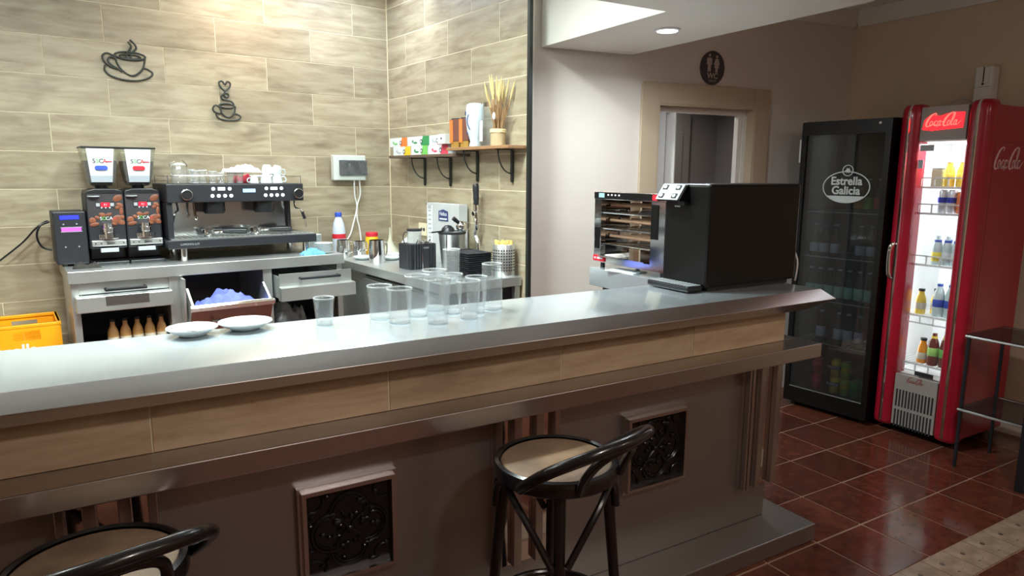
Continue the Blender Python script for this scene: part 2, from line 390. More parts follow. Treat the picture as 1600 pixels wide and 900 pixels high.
# patterned border strip and the plain tiles in front of it
def border():
    mt, nt, b = nodes('patterned_border_tile')
    mp = mapping(nt, (1,1,1)); sp = N(nt, 'ShaderNodeSeparateXYZ'); nt.links.new(mp.outputs[0], sp.inputs[0])
    nz = N(nt, 'ShaderNodeTexNoise', i_Scale=14.0, i_Detail=5.0); nt.links.new(mp.outputs[0], nz.inputs['Vector'])
    base = N(nt, 'ShaderNodeValToRGB'); base.color_ramp.elements[0].color = srgb(124, 106, 88); base.color_ramp.elements[1].color = srgb(172, 154, 132)
    base.color_ramp.elements[0].position = .3; base.color_ramp.elements[1].position = .7; nt.links.new(nz.outputs['Fac'], base.inputs[0])
    vo = N(nt, 'ShaderNodeTexVoronoi', i_Scale=26.0); nt.links.new(mp.outputs[0], vo.inputs['Vector'])
    r1 = N(nt, 'ShaderNodeMath', operation='LESS_THAN'); r1.inputs[1].default_value = .34; nt.links.new(vo.outputs['Distance'], r1.inputs[0])
    # a rosette in the middle of each tile: leaves only inside a circle of .055
    ln = N(nt, 'ShaderNodeVectorMath', operation='LENGTH'); nt.links.new(mp.outputs[0], ln.inputs[0])
    r2 = N(nt, 'ShaderNodeMath', operation='LESS_THAN'); r2.inputs[1].default_value = .05; nt.links.new(ln.outputs['Value'], r2.inputs[0])
    mu = N(nt, 'ShaderNodeMath', operation='MULTIPLY'); nt.links.new(r1.outputs[0], mu.inputs[0]); nt.links.new(r2.outputs[0], mu.inputs[1])
    mx = N(nt, 'ShaderNodeMix', data_type='RGBA'); mx.inputs['B'].default_value = srgb(84, 70, 64)
    nt.links.new(mu.outputs[0], mx.inputs['Factor']); nt.links.new(base.outputs[0], mx.inputs['A']); nt.links.new(mx.outputs['Result'], b.inputs['Base Color'])
    b.inputs['Roughness'].default_value = .34; return mt
bmesh_ = MB().box(-.0785, -.0815, -.012, .0785, .0815, .001).mesh('border_tile', border())
for k in range(26):
    o = bpy.data.objects.new('border_tile', bmesh_); COL.objects.link(o); o.parent = fl; o.location = (1.30+.161*k, 1.323, 0)
    if o.location.x > 4.72: bpy.data.objects.remove(o); break
for i in range(11):
    for j in range(2):
        x0 = 1.32+.322*i; tile(x0, 1.24-.3165*(j+1), min(x0+.322, XR), 1.24-.3165*j)

# --- tiled back wall
wb = struct(MB().box(-2.6, 4.86, 0, 2.7, 5.0, 3.1).build('wall_back', M['grout'], loc=(0,0,0), rz=A))
def wtile(parent, cache, length, z0, h, place):
    key = (round(length, 3), round(h, 3))
    if key not in cache:
        cache[key] = MB().box(-length/2+.002, -.0015, .002, length/2-.002, .006, h-.002).mesh('wall_tile', M['woodtile'], bevel=.0008, segs=1)
    o = bpy.data.objects.new('wall_tile', cache[key]); COL.objects.link(o); o.parent = parent; place(o, z0); return o
cache = {}
rows = [(Z0+ROWH*k, ROWH, k) for k in range(0, 13)] + [(0.0, Z0, -1)]
for z, h, k in rows:
    off = .601 if k % 2 == 0 else .289
    # the joint at row k: photo rows 1,3,5.. share one offset
    js = [off+TL*i for i in range(-5, 5)]; js = [j for j in js if -2.5 < j < 2.40]
    ed = [-2.5]+js+[2.454]
    for a, b in zip(ed, ed[1:]):
        wtile(wb, cache, b-a, z, min(h, 3.05-z), lambda o, z0: setattr(o, 'location', ((a+b)/2, 4.8595, z0)))
# --- tiled side wall (a stub that comes forward), plastered end
ws = struct(MB().box(2.464, 3.13, 0, 2.49, 4.86, 3.1).build('wall_side', M['plaster'], rz=A))
MB().box(2.4555, 3.14, 0, 2.4645, 4.86, 3.1).build('grout_bed', M['grout'], ws)
cache2 = {}
for z, h, k in rows:
    off = 4.57 if k % 2 == 0 else 4.292
    js = sorted(j for j in [off-.578*i for i in range(-1, 4)] if 3.2 < j < 4.80)
    ed = [3.13]+js+[4.85]
    for a, b in zip(ed, ed[1:]):
        def pl(o, z0): o.location = (2.4560, (a+b)/2, z0); o.rotation_euler = (0, 0, -PI/2)
        wtile(ws, cache2, b-a, z, min(h, 3.05-z), pl)
struct(MB().box(2.445, 3.112, 0, 2.468, 3.135, 3.1).build('trim_1', M['blacktrim'], rz=A))

# --- white wall with the WC door (frame s, t)
TW = 3.755
ww = MB(); ww.box(1.66, TW, 0, 2.677, TW+.14, 3.1).box(3.475, TW, 0, 4.52, TW+.14, 3.1).box(2.677, TW, 2.045, 3.475, TW+.14, 3.1)
struct(ww.build('wall_rear', M['plaster'], rz=W))
d1 = struct(Box(2.547, TW-.022, 0, 2.677, TW-.001, 2.175).box(3.475, TW-.022, 0, 3.60, TW-.001, 2.175).box(2.677, TW-.022, 2.045, 3.475, TW-.001, 2.175).build('door_1', M['casing'], rz=W, bevel=.003))
MB().box(3.466, TW-.02, 0, 3.4745, TW+.14, 2.045).box(2.6775, TW-.02, 0, 2.686, TW+.14, 2.045).box(2.686, TW-.02, 2.036, 3.466, TW+.14, 2.0445).build('reveal', M['casing'], d1)
MB().box(2.686, TW+.06, 2.0, 3.466, TW+.10, 2.034).build('track', M['whitedoor'], d1)
for k in range(5):
    x = 2.69+.040*k; y0, y1 = (TW+.03, TW+.125) if k % 2 == 0 else (TW+.125, TW+.03)
    MB().prism([(x, y0), (x+.008, y0), (x+.048, y1), (x+.040, y1)], .01, 2.0).build('folding_slat', M['whitedoor'], d1)
MB().box(3.40, TW+.06, 0, 3.43, TW+.10, 2.0).build('jamb_strip', M['whitedoor'], d1)
MB().box(3.435, TW+.05, 0, 3.465, TW+.11, 2.0).build('jamb_strip', M['whitedoor'], d1)
# dim corridor behind it
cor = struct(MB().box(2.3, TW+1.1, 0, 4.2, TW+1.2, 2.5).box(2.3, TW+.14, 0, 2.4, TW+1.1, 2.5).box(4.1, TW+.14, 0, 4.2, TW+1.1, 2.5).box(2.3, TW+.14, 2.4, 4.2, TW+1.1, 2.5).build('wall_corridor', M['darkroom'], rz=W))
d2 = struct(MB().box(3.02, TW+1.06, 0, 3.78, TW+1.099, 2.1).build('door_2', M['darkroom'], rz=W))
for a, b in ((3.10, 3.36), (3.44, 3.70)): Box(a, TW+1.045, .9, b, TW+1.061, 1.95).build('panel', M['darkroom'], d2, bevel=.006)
# --- right wall, unseen walls that close the room
struct(MB().box(4.78, -3.8, 0, 4.95, 3.35, 3.1).build('wall_right', M['plaster_warm']))
struct(MB().box(-2.8, -3.8, 0, 4.95, -3.6, 3.1).build('wall_front', M['plaster_warm']))
struct(MB().box(-3.0, -3.8, 0, -2.8, 5.0, 3.1).build('wall_left', M['plaster_warm']))
struct(MB().box(4.768, -3.6, 0, 4.7795, 3.2, .08).build('baseboard_right', M['plaster']))
# --- ceilings: main room, dropped soffit that follows the bar (L), high well above the bar staff
struct(MB().box(2.868, -3.8, 2.75, 4.95, 3.5, 2.9).box(-3, -3.8, 2.75, 2.868, 1.853, 2.9).build('ceiling', M['ceil']))
struct(MB().prism([(-3, 1.856), (2.865, 1.856), (2.865, 3.42), (2.25, 3.49), (2.25, 2.456), (-3, 2.456)], 2.325, 3.05).build('ceiling_soffit', M['ceil']))
struct(MB().box(-3, 2.46, 3.0, 2.245, 5.6, 3.1).build('ceiling_well', M['ceil']))
prof = [(0, 2.65), (.02, 2.65), (.035, 2.69), (.075, 2.71), (.09, 2.7495), (0, 2.7495)]
o = struct(MB().prism([(TW-.001-a, z) for a, z in prof], 2.3, 4.36, 'yz').build('trim_2', M['ceil'], rz=W, smooth=60))
o = struct(MB().prism([(4.779-a, z) for a, z in prof], -3.5, 3.19, 'xz').build('trim_3', M['ceil'], smooth=60))

# ================================================================ LAMPS
M['lamp'] = emit('led_diffuser', (.82, .9, 1, 1), 25)
M['lampw'] = emit('warm_led_diffuser', (1, .86, .66, 1), 6)
def downlight(name, label, loc, r, power, col, mt, size=None, spread=2.6, group=None):
    t = thing(name, label, 'lamp', loc, group=group)
    MB().lathe([(r, 0), (r*1.25, 0), (r*1.28, -.006), (r*1.02, -.010), (r, -.004)], 28).build('ring', M['white'], t)
    MB().cyl((0, 0, -.003), r, .003, 28).build('diffuser', mt, t)
    a = area('lamp_light', (0, 0, -.02), power, col, size or r*2, spread=spread); a.parent = t; a.name = 'lamp_light'
    return t
downlight('downlight', 'small round lit downlight in the dropped soffit above the white wall', (2.526, 2.743, 2.325), .052, 12, (.84, .91, 1), M['lamp'], spread=2.9)
WELL = [('cool', bk(2.05, 4.35, 3.0), 10, (.70, .82, 1)), ('warm', bk(1.40, 4.50, 3.0), 8, (1, .70, .48)), ('middle', (-.05, 2.80, 3.0), 56, (.88, 1, .98)), ('near', (1.0, 2.80, 3.0), 60, (.88, 1, .98)), ('left', (-.9, 3.0, 3.0), 24, (.95, 1, .94))]
for nm, p, pw, c in WELL:
    downlight('well_downlight', 'round %s white downlight in the high ceiling over the staff side' % nm, p, .18, pw, c, M['lamp'], group='downlights over the bar')
downlight('room_light', 'round warm ceiling lamp in front of the bar above the middle stool', (1.15, -.40, 2.75), .10, 36, (1, .88, .81), M['lampw'], spread=3.0, group='customer room lamps')
downlight('room_light', 'round warm fill light added over the customers behind the stools', (.6, -1.6, 2.75), .16, 7, (1, .84, .70), M['lampw'], group='customer room lamps')  # unseen fill, added for the general light of the customer room
downlight('room_light', 'round warm fill light added over the far right of the customer room', (3.4, -1.0, 2.75), .16, 17, (1, .86, .74), M['lampw'], spread=PI, group='customer room lamps')  # unseen fill, added to brighten the walls on the right
downlight('corridor_fill_light', 'small round fill light added in the corridor behind the WC door', wl(3.2, TW+.6, 2.395), .08, 7, (1, .95, .9), M['lampw'])  # fill light added so the corridor and inner door don't go black

# ================================================================ BAR
XB0 = -1.9
bar = thing('bar_counter', 'steel-clad bar front with wood-look tile band, footrest shelf and black relief panels', 'bar counter', (0, 0, 0))
MB().box(XB0, 1.917, .08, 2.455, 2.2, 1.02).box(2.2, 2.2, .08, 2.455, 2.8, 1.02).build('body', M['steelpan'], bar)
MB().box(XB0, 1.908, .8855, 2.503, 1.9165, 1.024).build('tile_backing', M['grout'], bar)
MB().box(XB0, 1.741, 0, 2.592, 2.1, .078).box(2.2, 2.1, 0, 2.592, 2.82, .078).build('plinth', M['steelpan'], bar, bevel=.004)
MB().box(XB0, 1.79, .825, 2.605, 1.9165, .885).box(2.456, 1.9165, .825, 2.605, 2.0, .885).build('shelf', M['steelfas'], bar, bevel=.003)
ed = [XB0, -1.225, -.588, .052, .692, 1.326, 1.957, 2.505]
for a, b in zip(ed, ed[1:]):
    Box(-(b-a)/2+.002, -.012, 0, (b-a)/2-.002, .006, .139).build('tile', M['bartile'], bar, bevel=.001, loc=((a+b)/2, 1.917, .886))
# fluted pilasters
def pilaster(x, w, z0=.25):
    p = MB().box(x-w/2, 1.896, z0, x+w/2, 1.9165, .8245).build('pilaster', M['mirror'], bar)
    for dx, sw in ((-w*.5+.012, .022), (-w*.17, .032), (w*.17, .032), (w*.5-.012, .022)):
        Box(x+dx-sw/2, 1.872, z0, x+dx+sw/2, 1.896, .8245).build('strip', M['steelfas'], p, bevel=.003)
    return p
pilaster(-.06, .225); pilaster(1.175, .255); pilaster(-1.30, .24)
p = MB().box(2.262, 1.896, .25, 2.50, 1.9165, .8245).box(2.456, 1.9165, .25, 2.50, 2.1, .8245).build('pilaster', M['mirror'], bar)
for x, sw in ((2.272, .012), (2.292, .016), (2.352, .032), (2.452, .034)): Box(x-sw/2, 1.872, .25, x+sw/2, 1.896, .8245).build('strip', M['steelfas'], p, bevel=.003)
# black relief panels
def relief(x0, x1, z0, z1):
    fr = MB(); d = .014
    for (a, b, y) in ((0, .010, 1.894), (.010, .022, 1.878)):
        X0, X1, ZA, ZB = x0+a, x1-a, z0+a, z1-a; t = b-a
        fr.box(X0, y, ZA+t, X0+t, 1.9165, ZB-t).box(X1-t, y, ZA+t, X1, 1.9165, ZB-t).box(X0, y, ZB-t, X1, 1.9165, ZB).box(X0, y, ZA, X1, 1.9165, ZA+t)
    f = fr.build('panel_frame', M['steelfas'], bar)
    pl = MB().box(x0+.02, 1.90, z0+.02, x1-.02, 1.916, z1-.02).build('relief_panel', M['blackiron'], bar)
    cx, cz, r = (x0+x1)/2, (z0+z1)/2, (x1-x0)/2-.03
    orn = MB(); Y = 1.897
    for q in range(4):                      # quatrefoil of double arcs
        a0 = q*PI/2; c = (cx+math.cos(a0)*r*.46, cz+math.sin(a0)*r*.46)
        for rr in (r*.48, r*.40):
            orn.tube([(c[0]+rr*math.cos(a0+t), Y, c[1]+rr*math.sin(a0+t)) for t in [(-1.75+3.5*k/14) for k in range(15)]], .0055 if rr > r*.45 else .0035, 6)
        d0 = a0+PI/4                        # diagonal stems with leaves
        orn.tube(crv([(cx+math.cos(d0)*k, Y, cz+math.sin(d0)*k+.006*math.sin(k*60)) for k in (0, r*.3, r*.55, r*.8)], 5), [.006-.00022*i for i in range(16)], 6)
        for k in range(7):
            ang = d0+random.uniform(-.5, .5); rr = random.uniform(.25, 1.15)*r
            px, pz = cx+math.cos(ang)*rr, cz+math.sin(ang)*rr
            px = min(max(px, x0+.035), x1-.035); pz = min(max(pz, z0+.035), z1-.035)
            orn.sph((px, Y, pz), (random.uniform(.006, .016), .007, random.uniform(.004, .010)), 8, 5)
        for k in range(5):
            ang = a0+random.uniform(-.45, .45); rr = random.uniform(.25, .75)*r
            orn.sph((cx+math.cos(ang)*rr, Y, cz+math.sin(ang)*rr), (random.uniform(.006, .014), .007, random.uniform(.004, .010)), 8, 5)
        ca = (cx+math.cos(d0)*r*1.25, cz+math.sin(d0)*r*1.25)
        orn.tube([(ca[0]+.03*math.cos(t), Y, ca[1]+.03*math.sin(t)) for t in [d0+PI-1.2+2.4*k/8 for k in range(9)]], .004, 6)
    orn.sph((cx, Y, cz), (.014, .010, .014), 10, 6)
    orn.build('ornament', M['blackiron'], pl)
relief(.403, .705, .384, .70); relief(1.612, 1.932, .384, .70); relief(-.81, -.51, .384, .70)
# worktop: pointed edge profile, L-shaped
top = [(XB0, 1.815), (2.60, 1.815), (2.60, 2.85), (2.15, 2.85), (2.15, 2.25), (XB0, 2.25)]
def ring(d, z): return [(XB0, 1.815-d, z), (2.60+d*1.3, 1.815-d, z), (2.60+d*1.3, 2.85, z), (2.15, 2.85, z), (2.15, 2.25, z), (XB0, 2.25, z)]
wt = MB(); wt.loft([ring(.0, 1.12), ring(.042, 1.078), ring(-.035, 1.027)])
o = wt.build('bar_worktop', [M['steeltop'], M['steelfas']], smooth=20, bevel=.0022)
for pgn in o.data.polygons: pgn.material_index = 0 if (pgn.normal.z > .95 or abs(pgn.center.x-2.15) < .01) else 1
tag(o, 'long stainless steel bar top with pointed edge that turns back at its right end', 'worktop')
# ================================================================ BACK COUNTER (frame u, v)
cc = thing('coffee_counter', 'stainless steel coffee counter with open drawers against the tiled back wall', 'counter', (0, 0, 0), A)
ZC = 1.075
Box(.26, 4.25, 1.010, 1.80, 4.845, ZC).build('worktop', M['steel'], cc, bevel=.003)
for a, b in ((.27, .305), (.745, .82), (1.275, 1.33), (1.755, 1.79)): Box(a, 4.275, .0, b, 4.84, 1.0095).build('upright', M['steel'], cc, bevel=.002)
MB().box(.305, 4.80, .03, 1.755, 4.838, 1.0).box(.305, 4.30, .03, 1.755, 4.80, .06).build('back_panel', M['darkin'], cc)
MB().box(.305, 4.29, .60, .745, 4.80, .62).build('inner_shelf', M['darkin'], cc); MB().box(1.33, 4.29, .60, 1.755, 4.80, .62).build('inner_shelf', M['darkin'], cc)
MB().box(.305, 4.31, .12, .745, 4.80, .14).build('inner_shelf', M['darkin'], cc)
# left drawer: recessed face, ledge front, black handle
dr = MB().box(.306, 4.285, .945, .744, 4.30, 1.004).box(.306, 4.30, .87, .744, 4.70, .875).box(.31, 4.30, .875, .32, 4.70, .94).box(.73, 4.30, .875, .74, 4.70, .94).build('drawer', M['steel'], cc)
Box(.283, 4.215, .853, .752, 4.2848, .940).build('ledge', M['steel'], dr, bevel=.006)
def handle(parent, x0, x1, y, z, mt, mb='black'):
    MB().tube(crv([(x0, y+.04, z), (x0, y+.006, z), (x0+.012, y, z), (x1-.012, y, z), (x1, y+.006, z), (x1, y+.04, z)], 3), .009, 8).build('handle', mt, parent)
handle(dr, .43, .62, 4.232, .968, M['black'])
Box(.42, 4.213, .885, .63, 4.2148, .936).build('finger_recess', M['chrome'], dr)
# tilting bin, standing open
BT = Matrix.Translation((1.045, 4.235, .62)) @ Matrix.Rotation(math.radians(33), 4, 'X')
bn = MB(BT); bn.box(-.222, 0, 0, .222, .012, .275).box(-.222, .012, .02, -.210, .17, .268).box(.210, .012, .02, .222, .17, .268).box(-.210, .012, 0, .210, .17, .012)
bino = bn.build('tilting_bin', M['steel'], cc)
MB(BT).box(-.226, -.010, -.01, .226, -.0005, .25).build('front_panel', M['brownpan'], bino)
MB(BT).box(-.236, -.018, .25, .236, .004, .282).build('rim', M['chrome'], bino, bevel=.003)
b4 = MB(BT); b4.tube(crv([(-.115, -.012, .19), (-.115, -.035, .19), (-.105, -.04, .19), (.105, -.04, .19), (.115, -.035, .19), (.115, -.012, .19)], 4), .010, 8); b4.build('handle', M['chrome'], bino)
MB().box(-.19+1.045, 4.255, .60, .19+1.045, 4.36, .79).build('bin_liner', M['darkin'], bino)
b5 = MB(); b5.prism([(4.17, 1.0), (4.262, 1.0), (4.262, .80), (4.225, .70), (4.19, .80)], .80, .812, 'yz'); b5.build('bin_stop', M['steel'], cc)
# right drawer, pulled out
dx = -.10
rd = MB().box(1.335, 4.25+dx, .83, 1.80, 4.262+dx, .985).box(1.34, 4.262+dx, .83, 1.352, 4.70+dx, .965).box(1.74, 4.262+dx, .83, 1.752, 4.70+dx, .965).box(1.352, 4.262+dx, .83, 1.74, 4.70+dx, .84).build('drawer', M['steel'], cc)
MB().prism([(4.25+dx, .845), (4.25+dx, .905), (4.245+dx, .91), (4.195+dx, .905), (4.195+dx, .825), (4.25+dx, .825)], 1.325, 1.805, 'yz').build('ledge', M['steel'], rd)
handle(rd, 1.46, 1.70, 4.205+dx, .955, M['black'])
# folded blue cloth inside the bin
def cloth(name, label, cat, cx, cy, cz, sx, sy, h, mt, seed, rz=A, n=22, group=None):
    rnd = random.Random(seed); ph = [rnd.uniform(0, 6.28) for _ in range(6)]
    def H(i, j):
        x, y = i/n-.5, j/n-.5
        z = h*(.55+.22*math.sin(9*x+ph[0])+.18*math.sin(13*y+ph[1]+4*x)+.10*math.sin(21*(x+y)+ph[2])+.08*math.sin(31*x-17*y+ph[3]))
        e = max(abs(x), abs(y))*2; return max(.002, z*(1-max(0, e-.72)/.28)**.6) if e < 1 else .002
    vs = []
    for i in range(n+1):
        for j in range(n+1):
            a = 1+.10*math.sin(5*i/n*PI+ph[4])*(abs(j/n-.5)*2)
            vs.append(((i/n-.5)*sx*a, (j/n-.5)*sy*(1+.12*math.sin(4*j/n+ph[5])), H(i, j)))
    fs = [(i*(n+1)+j, (i+1)*(n+1)+j, (i+1)*(n+1)+j+1, i*(n+1)+j+1) for i in range(n) for j in range(n)]
    K = (n+1)*(n+1); vs += [(x, y, 0) for x, y, z in vs]
    fs += [tuple(K+q for q in f)[::-1] for f in fs]
    edge = [i*(n+1) for i in range(n+1)]+[n*(n+1)+j for j in range(1, n+1)]+[i*(n+1)+n for i in range(n-1, -1, -1)]+[j for j in range(n-1, 0, -1)]
    fs += [(a, K+a, K+b, b) for a, b in zip(edge, edge[1:]+edge[:1])]
    o = MB().add(vs, fs).build(name, mt, loc=bk(cx, cy, cz), rz=rz, smooth=80)
    return tag(o, label, cat, group)
o = cloth('bin_cloth', 'blue plastic liner crumpled inside the open tilting steel bin', 'cloth', 1.045, 4.255, .792, .37, .20, .115, M['cloth_blue'], 3)
# bottles in the left bay
M['juice'] = mat('orange_juice_glass', srgb(196, 150, 96), .25, var=.15)
M['brownglass'] = mat('brown_bottle_glass', srgb(54, 34, 22), .15)
def bottle(name, label, cat, prof, body, cap, loc, zl, hl, rl, capz, capr, capm, labm, group=None, rz=0):
    t = thing(name, label, cat, loc, rz, group)
    MB().lathe(prof, 16).build('bottle_body', body, t, smooth=50)
    MB().lathe([(rl*.98, zl), (rl, zl+.001), (rl, zl+hl), (rl*.98, zl+hl+.001)], 16).build('label', labm, t)
    MB().cyl((0, 0, capz), capr, cap, 14).build('cap', capm, t)
    return t
jprof = [(0, 0), (.026, 0), (.029, .005), (.029, .075), (.024, .10), (.013, .125), (.012, .150), (0, .150)]
M['labelpaper'] = mat('paper_label', srgb(206, 196, 176), .6, var=.2, scale=60)
nms = ['leftmost', 'second', 'middle', 'fourth', 'rightmost']
for k in range(5):
    bottle('juice_bottle', 'small amber juice bottle in the dark counter bay, %s of the front row' % nms[k], 'bottle', jprof, M['juice'], .014, bk(.455+.062*k, 4.36, .62), .020, .04, .0295, .148, .014, M['blackmat'], M['labelpaper'], 'bottles in the counter bay')
# plastic bag in the right bay
o = cloth('plastic_bag', 'crumpled clear plastic bag in the dark bay under the right drawer', 'bag', 1.46, 4.42, .62, .22, .20, .16, glass('bag_film', (.8, .82, .84), .22, .25), 11)

# ---------------------------------------------------------------- side counter (undercounter fridge)
sc = thing('steel_side_counter', 'stainless steel side counter with closed doors below the wall shelves', 'counter', (0, 0, 0), A)
Box(1.895, 3.17, .945, 2.444, 4.845, 1.0).build('worktop', M['steel'], sc, bevel=.003)
MB().box(1.955, 3.23, .12, 2.44, 4.84, .944).build('body', M['steel'], sc)
MB().box(1.945, 3.24, .915, 1.9545, 4.24, .940).build('gap_shade_strip', M['ink'], sc)  # dark strip, stands in for the shade in the gap under the worktop
for a, b in ((3.24, 3.76), (3.77, 4.235)): Box(1.925, a, .14, 1.954, b, .905).build('door', M['steel'], sc, bevel=.004)
for a, b in ((1.90, 3.175), (2.40, 3.175), (1.90, 4.75)): Box(a, b, 0, a+.035, b+.035, .944).build('leg', M['steel'], sc, bevel=.002)
MB().box(1.97, 3.215, .02, 2.43, 3.2295, .93).build('recess_shade', M['blackmat'], sc)  # black sheet in place of the shaded recess below the worktop end

# ---------------------------------------------------------------- payment box
t = thing('payment_terminal', 'black box with blue display and pink-lit slot at the left end of the counter', 'payment machine', bk(.312, 4.63, ZC), A)
Box(-.078, -.12, .012, .078, .12, .305).build('case', M['blackmat'], t, bevel=.006)
MB().box(-.045, -.11, 0, -.03, .11, .012).box(.05, -.11, 0, .075, .11, .012).build('feet', M['black'], t)
Box(-.045, -.1225, .262, .045, -.12, .284).build('display', emit('blue_display', srgb(40, 50, 240), 1.1), t)
Box(-.042, -.1225, .196, .052, -.12, .216).build('slot', emit('pink_slot', srgb(190, 80, 210), .9), t)
MB().box(-.046, -.1235, .192, .056, -.1205, .195).box(-.046, -.1235, .217, .056, -.1205, .220).build('slot_frame', M['inkgrey'], t)
m4 = MB()
for x, z in ((-.03, .236), (.032, .236), (-.03, .11), (.034, .11)): m4.cyl((x, -.123, z), .004, .004, 8, axis='y')
m4.build('key_button', M['inkgrey'], t)
o = MB().tube(crv([(-.45, .12, -.07), (-.34, .15, .02), (-.22, .16, .12), (-.15, .14, .20), (-.10, .12, .24), (-.085, .10, .24)], 6), .005, 7).build('power_cable', M['black'], t)
MB().tube(crv([(-.085, .08, .24), (-.13, .07, .22), (-.15, .07, .16), (-.13, .07, .10), (-.085, .07, .08)], 6), .006, 7).build('cable_loop', M['black'], t)
o = cloth('dark_rag', 'small dark rag lying in front of the black payment box', 'rag', .36, 4.40, ZC, .13, .07, .032, mat('dark_rag', srgb(46, 44, 40), .9, var=.6, scale=50), 5)

# ---------------------------------------------------------------- grinders
M['graph'] = mat('dark_front_print', srgb(58, 56, 60), .42, var=.2, scale=5)
def grinder(u, label, pill):
    t = thing('coffee_grinder', label, 'coffee grinder', bk(u, 4.62, ZC), A, 'coffee grinders')
    b = MB(); b.loft([[(x*k, y, z) for x, y in ((-.093, -.12), (.093, -.12), (.093, .12), (-.093, .12))] for z, k in ((.09, 1), (.40, 1))]); b.box(-.085, -.03, .02, .085, .12, .09)
    b.build('case', M['blackmat'], t, bevel=.008)
    MB().prism([(-.093, .40), (.093, .40), (.085, .418), (.05, .428), (-.05, .428), (-.085, .418)], -.125, .12, 'xz').build('top_cover', M['greycard'] if False else M['black'], t, bevel=.004)
    Box(-.093, -.16, 0, .093, .12, .02).build('base', M['black'], t, bevel=.006)
    fp = Box(-.088, -.1225, .222, .088, -.1195, .40).build('front_panel', M['graph'], t)
    bb = MB()
    rnd = random.Random(4)
    for (x, z, sx, sz, ang) in ((.062, .375, .026, .018, -.5), (.07, .335, .018, .013, .5), (.058, .322, .014, .011, -.3), (.076, .30, .010, .022, .1), (.05, .255, .03, .022, -.7), (.072, .238, .02, .014, .4), (-.07, .252, .018, .018, .2), (-.062, .230, .024, .011, -.2), (-.02, .283, .018, .012, .3), (.012, .284, .018, .009, -.3), (-.045, .268, .014, .010, .5), (.078, .268, .012, .012, 0), (.035, .23, .014, .009, .2)):
        bb.m = Matrix.Translation((x, -.1235, z)) @ Matrix.Rotation(ang, 4, 'Y'); bb.sph((0, 0, 0), (sx, .003, sz), 12, 6)
    bb.build('bean_print', M['bean'], fp)
    Box(-.05, -.1245, .318, .045, -.1222, .357).build('control_panel', M['ink'], fp)
    Box(-.022, -.1262, .328, .020, -.1244, .352).build('display', emit('red_display', srgb(235, 20, 44), 1.5), fp)
    text('A1', .016, M['card'], fp, face(0, -.1264, .340))
    k2 = MB()
    for x in (-.037, .033): k2.box(x-.009, -.126, .331, x+.009, -.1244, .349)
    for x in (-.02, 0, .02): k2.cyl((x, -.126, .323), .005, .002, 10, axis='y')
    k2.build('key_button', M['inkgrey'], fp)
    text('S', .026, M['card'], fp, face(-.028, -.1262, .262)); text('O', .026, M['green'], fp, face(-.012, -.1262, .262)); text('CA', .026, M['card'], fp, face(.012, -.1262, .262)); MB().box(.026, -.1266, .258, .05, -.126, .262).build('dash', M['redprint'], fp)
    MB().lathe([(.012, 0), (.012, .006), (.03, .006), (.03, 0)], 16, (-.055, -.1235, .385)).build('badge', M['inkgrey'], fp).scale = (1, 1, 1)
    # spout, fork, scale bar, tray
    MB().lathe([(.0, .15), (.026, .15), (.026, .185), (.030, .188), (.030, .21), (.026, .213), (.026, .235), (0, .235)], 18, (0, -.150, 0)).build('spout', M['chrome'], t)
    fk = MB()
    for k in range(-6, 7): fk.tube([(k*.0075, -.150-.02*math.cos(k/6*1.3), .148), (k*.0075, -.150-.02*math.cos(k/6*1.3), .175)], .0022, 5)
    fk.tube([(k*.0075, -.150-.02*math.cos(k/6*1.3), .150) for k in range(-6, 7)], .0035, 6); fk.build('finger_guard', M['chrome'], t)
    Box(-.085, -.155, .108, .085, -.118, .140).build('scale_bar', M['steel'], t, bevel=.002)
    mm = MB(); mm.tube([(-.012, -.157, .124), (.028, -.157, .124)], [.007, .002], 8)
    for x in (-.068, -.04, .07): mm.cyl((x, -.157, .124), .004, .003, 8, axis='y')
    mm.build('key_mark', M['ink'], t)
    Box(-.045, -.150, .072, .045, -.118, .096).build('fork_plate', M['inkgrey'], t, bevel=.003)
    # hopper
    h = MB(); rings = []
    for z, a, bq in ((.435, .022, .022), (.448, .055, .055), (.47, .066, .07), (.655, .0915, .10)): rings.append([(-a, -bq, z), (a, -bq, z), (a, bq, z), (-a, bq, z)])
    hp = h.loft(rings, caps=False).build('hopper', M['hopper'], t)
    h = MB(); rings = []
    for z, a, bq in ((.446, .05, .05), (.47, .063, .067), (.585, .079, .087)): rings.append([(-a, -bq, z), (a, -bq, z), (a, bq, z), (-a, bq, z)])
    h.loft(rings).build('coffee_beans', M['beandark'], hp)
    Box(-.0935, -.106, .655, .0935, .104, .664).build('hopper_lid', M['black'], t, bevel=.003)
    MB().cyl((0, 0, .425), .032, .022, 18).build('hopper_neck', M['black'], t)
    q = MB(); q.add([(-.052, -.0735, .465), (.052, -.0735, .465), (.068, -.102, .652), (-.068, -.102, .652), (-.052, -.0705, .465), (.052, -.0705, .465), (.068, -.099, .652), (-.068, -.099, .652)], [(0,1,2,3), (7,6,5,4), (0,4,5,1), (1,5,6,2), (2,6,7,3), (3,7,4,0)])
    cd_ = q.build('card', M['card'], t)
    tilt = math.atan2(.0285, .187)
    def cf(x, z): return Matrix.Translation((x, -.0745-(z-.465)*.0285/.187, z)) @ Matrix.Rotation(PI/2-tilt*-1, 4, 'X')
    text('5', .034, M['ink'], cd_, cf(-.033, .582)); text('S', .03, M['green'], cd_, cf(-.016, .582)); text('C', .034, M['ink'], cd_, cf(.002, .582)); text('A', .034, M['redprint'], cd_, cf(.02, .582))
    z = .580; Y = -.0757-(z-.465)*.0285/.187
    MB().box(.022, Y-.001, z-.002, .055, Y+.002, z+.003).build('dash', M['redprint'], cd_)
    z = .545; Y = -.0757-(z-.465)*.0285/.187
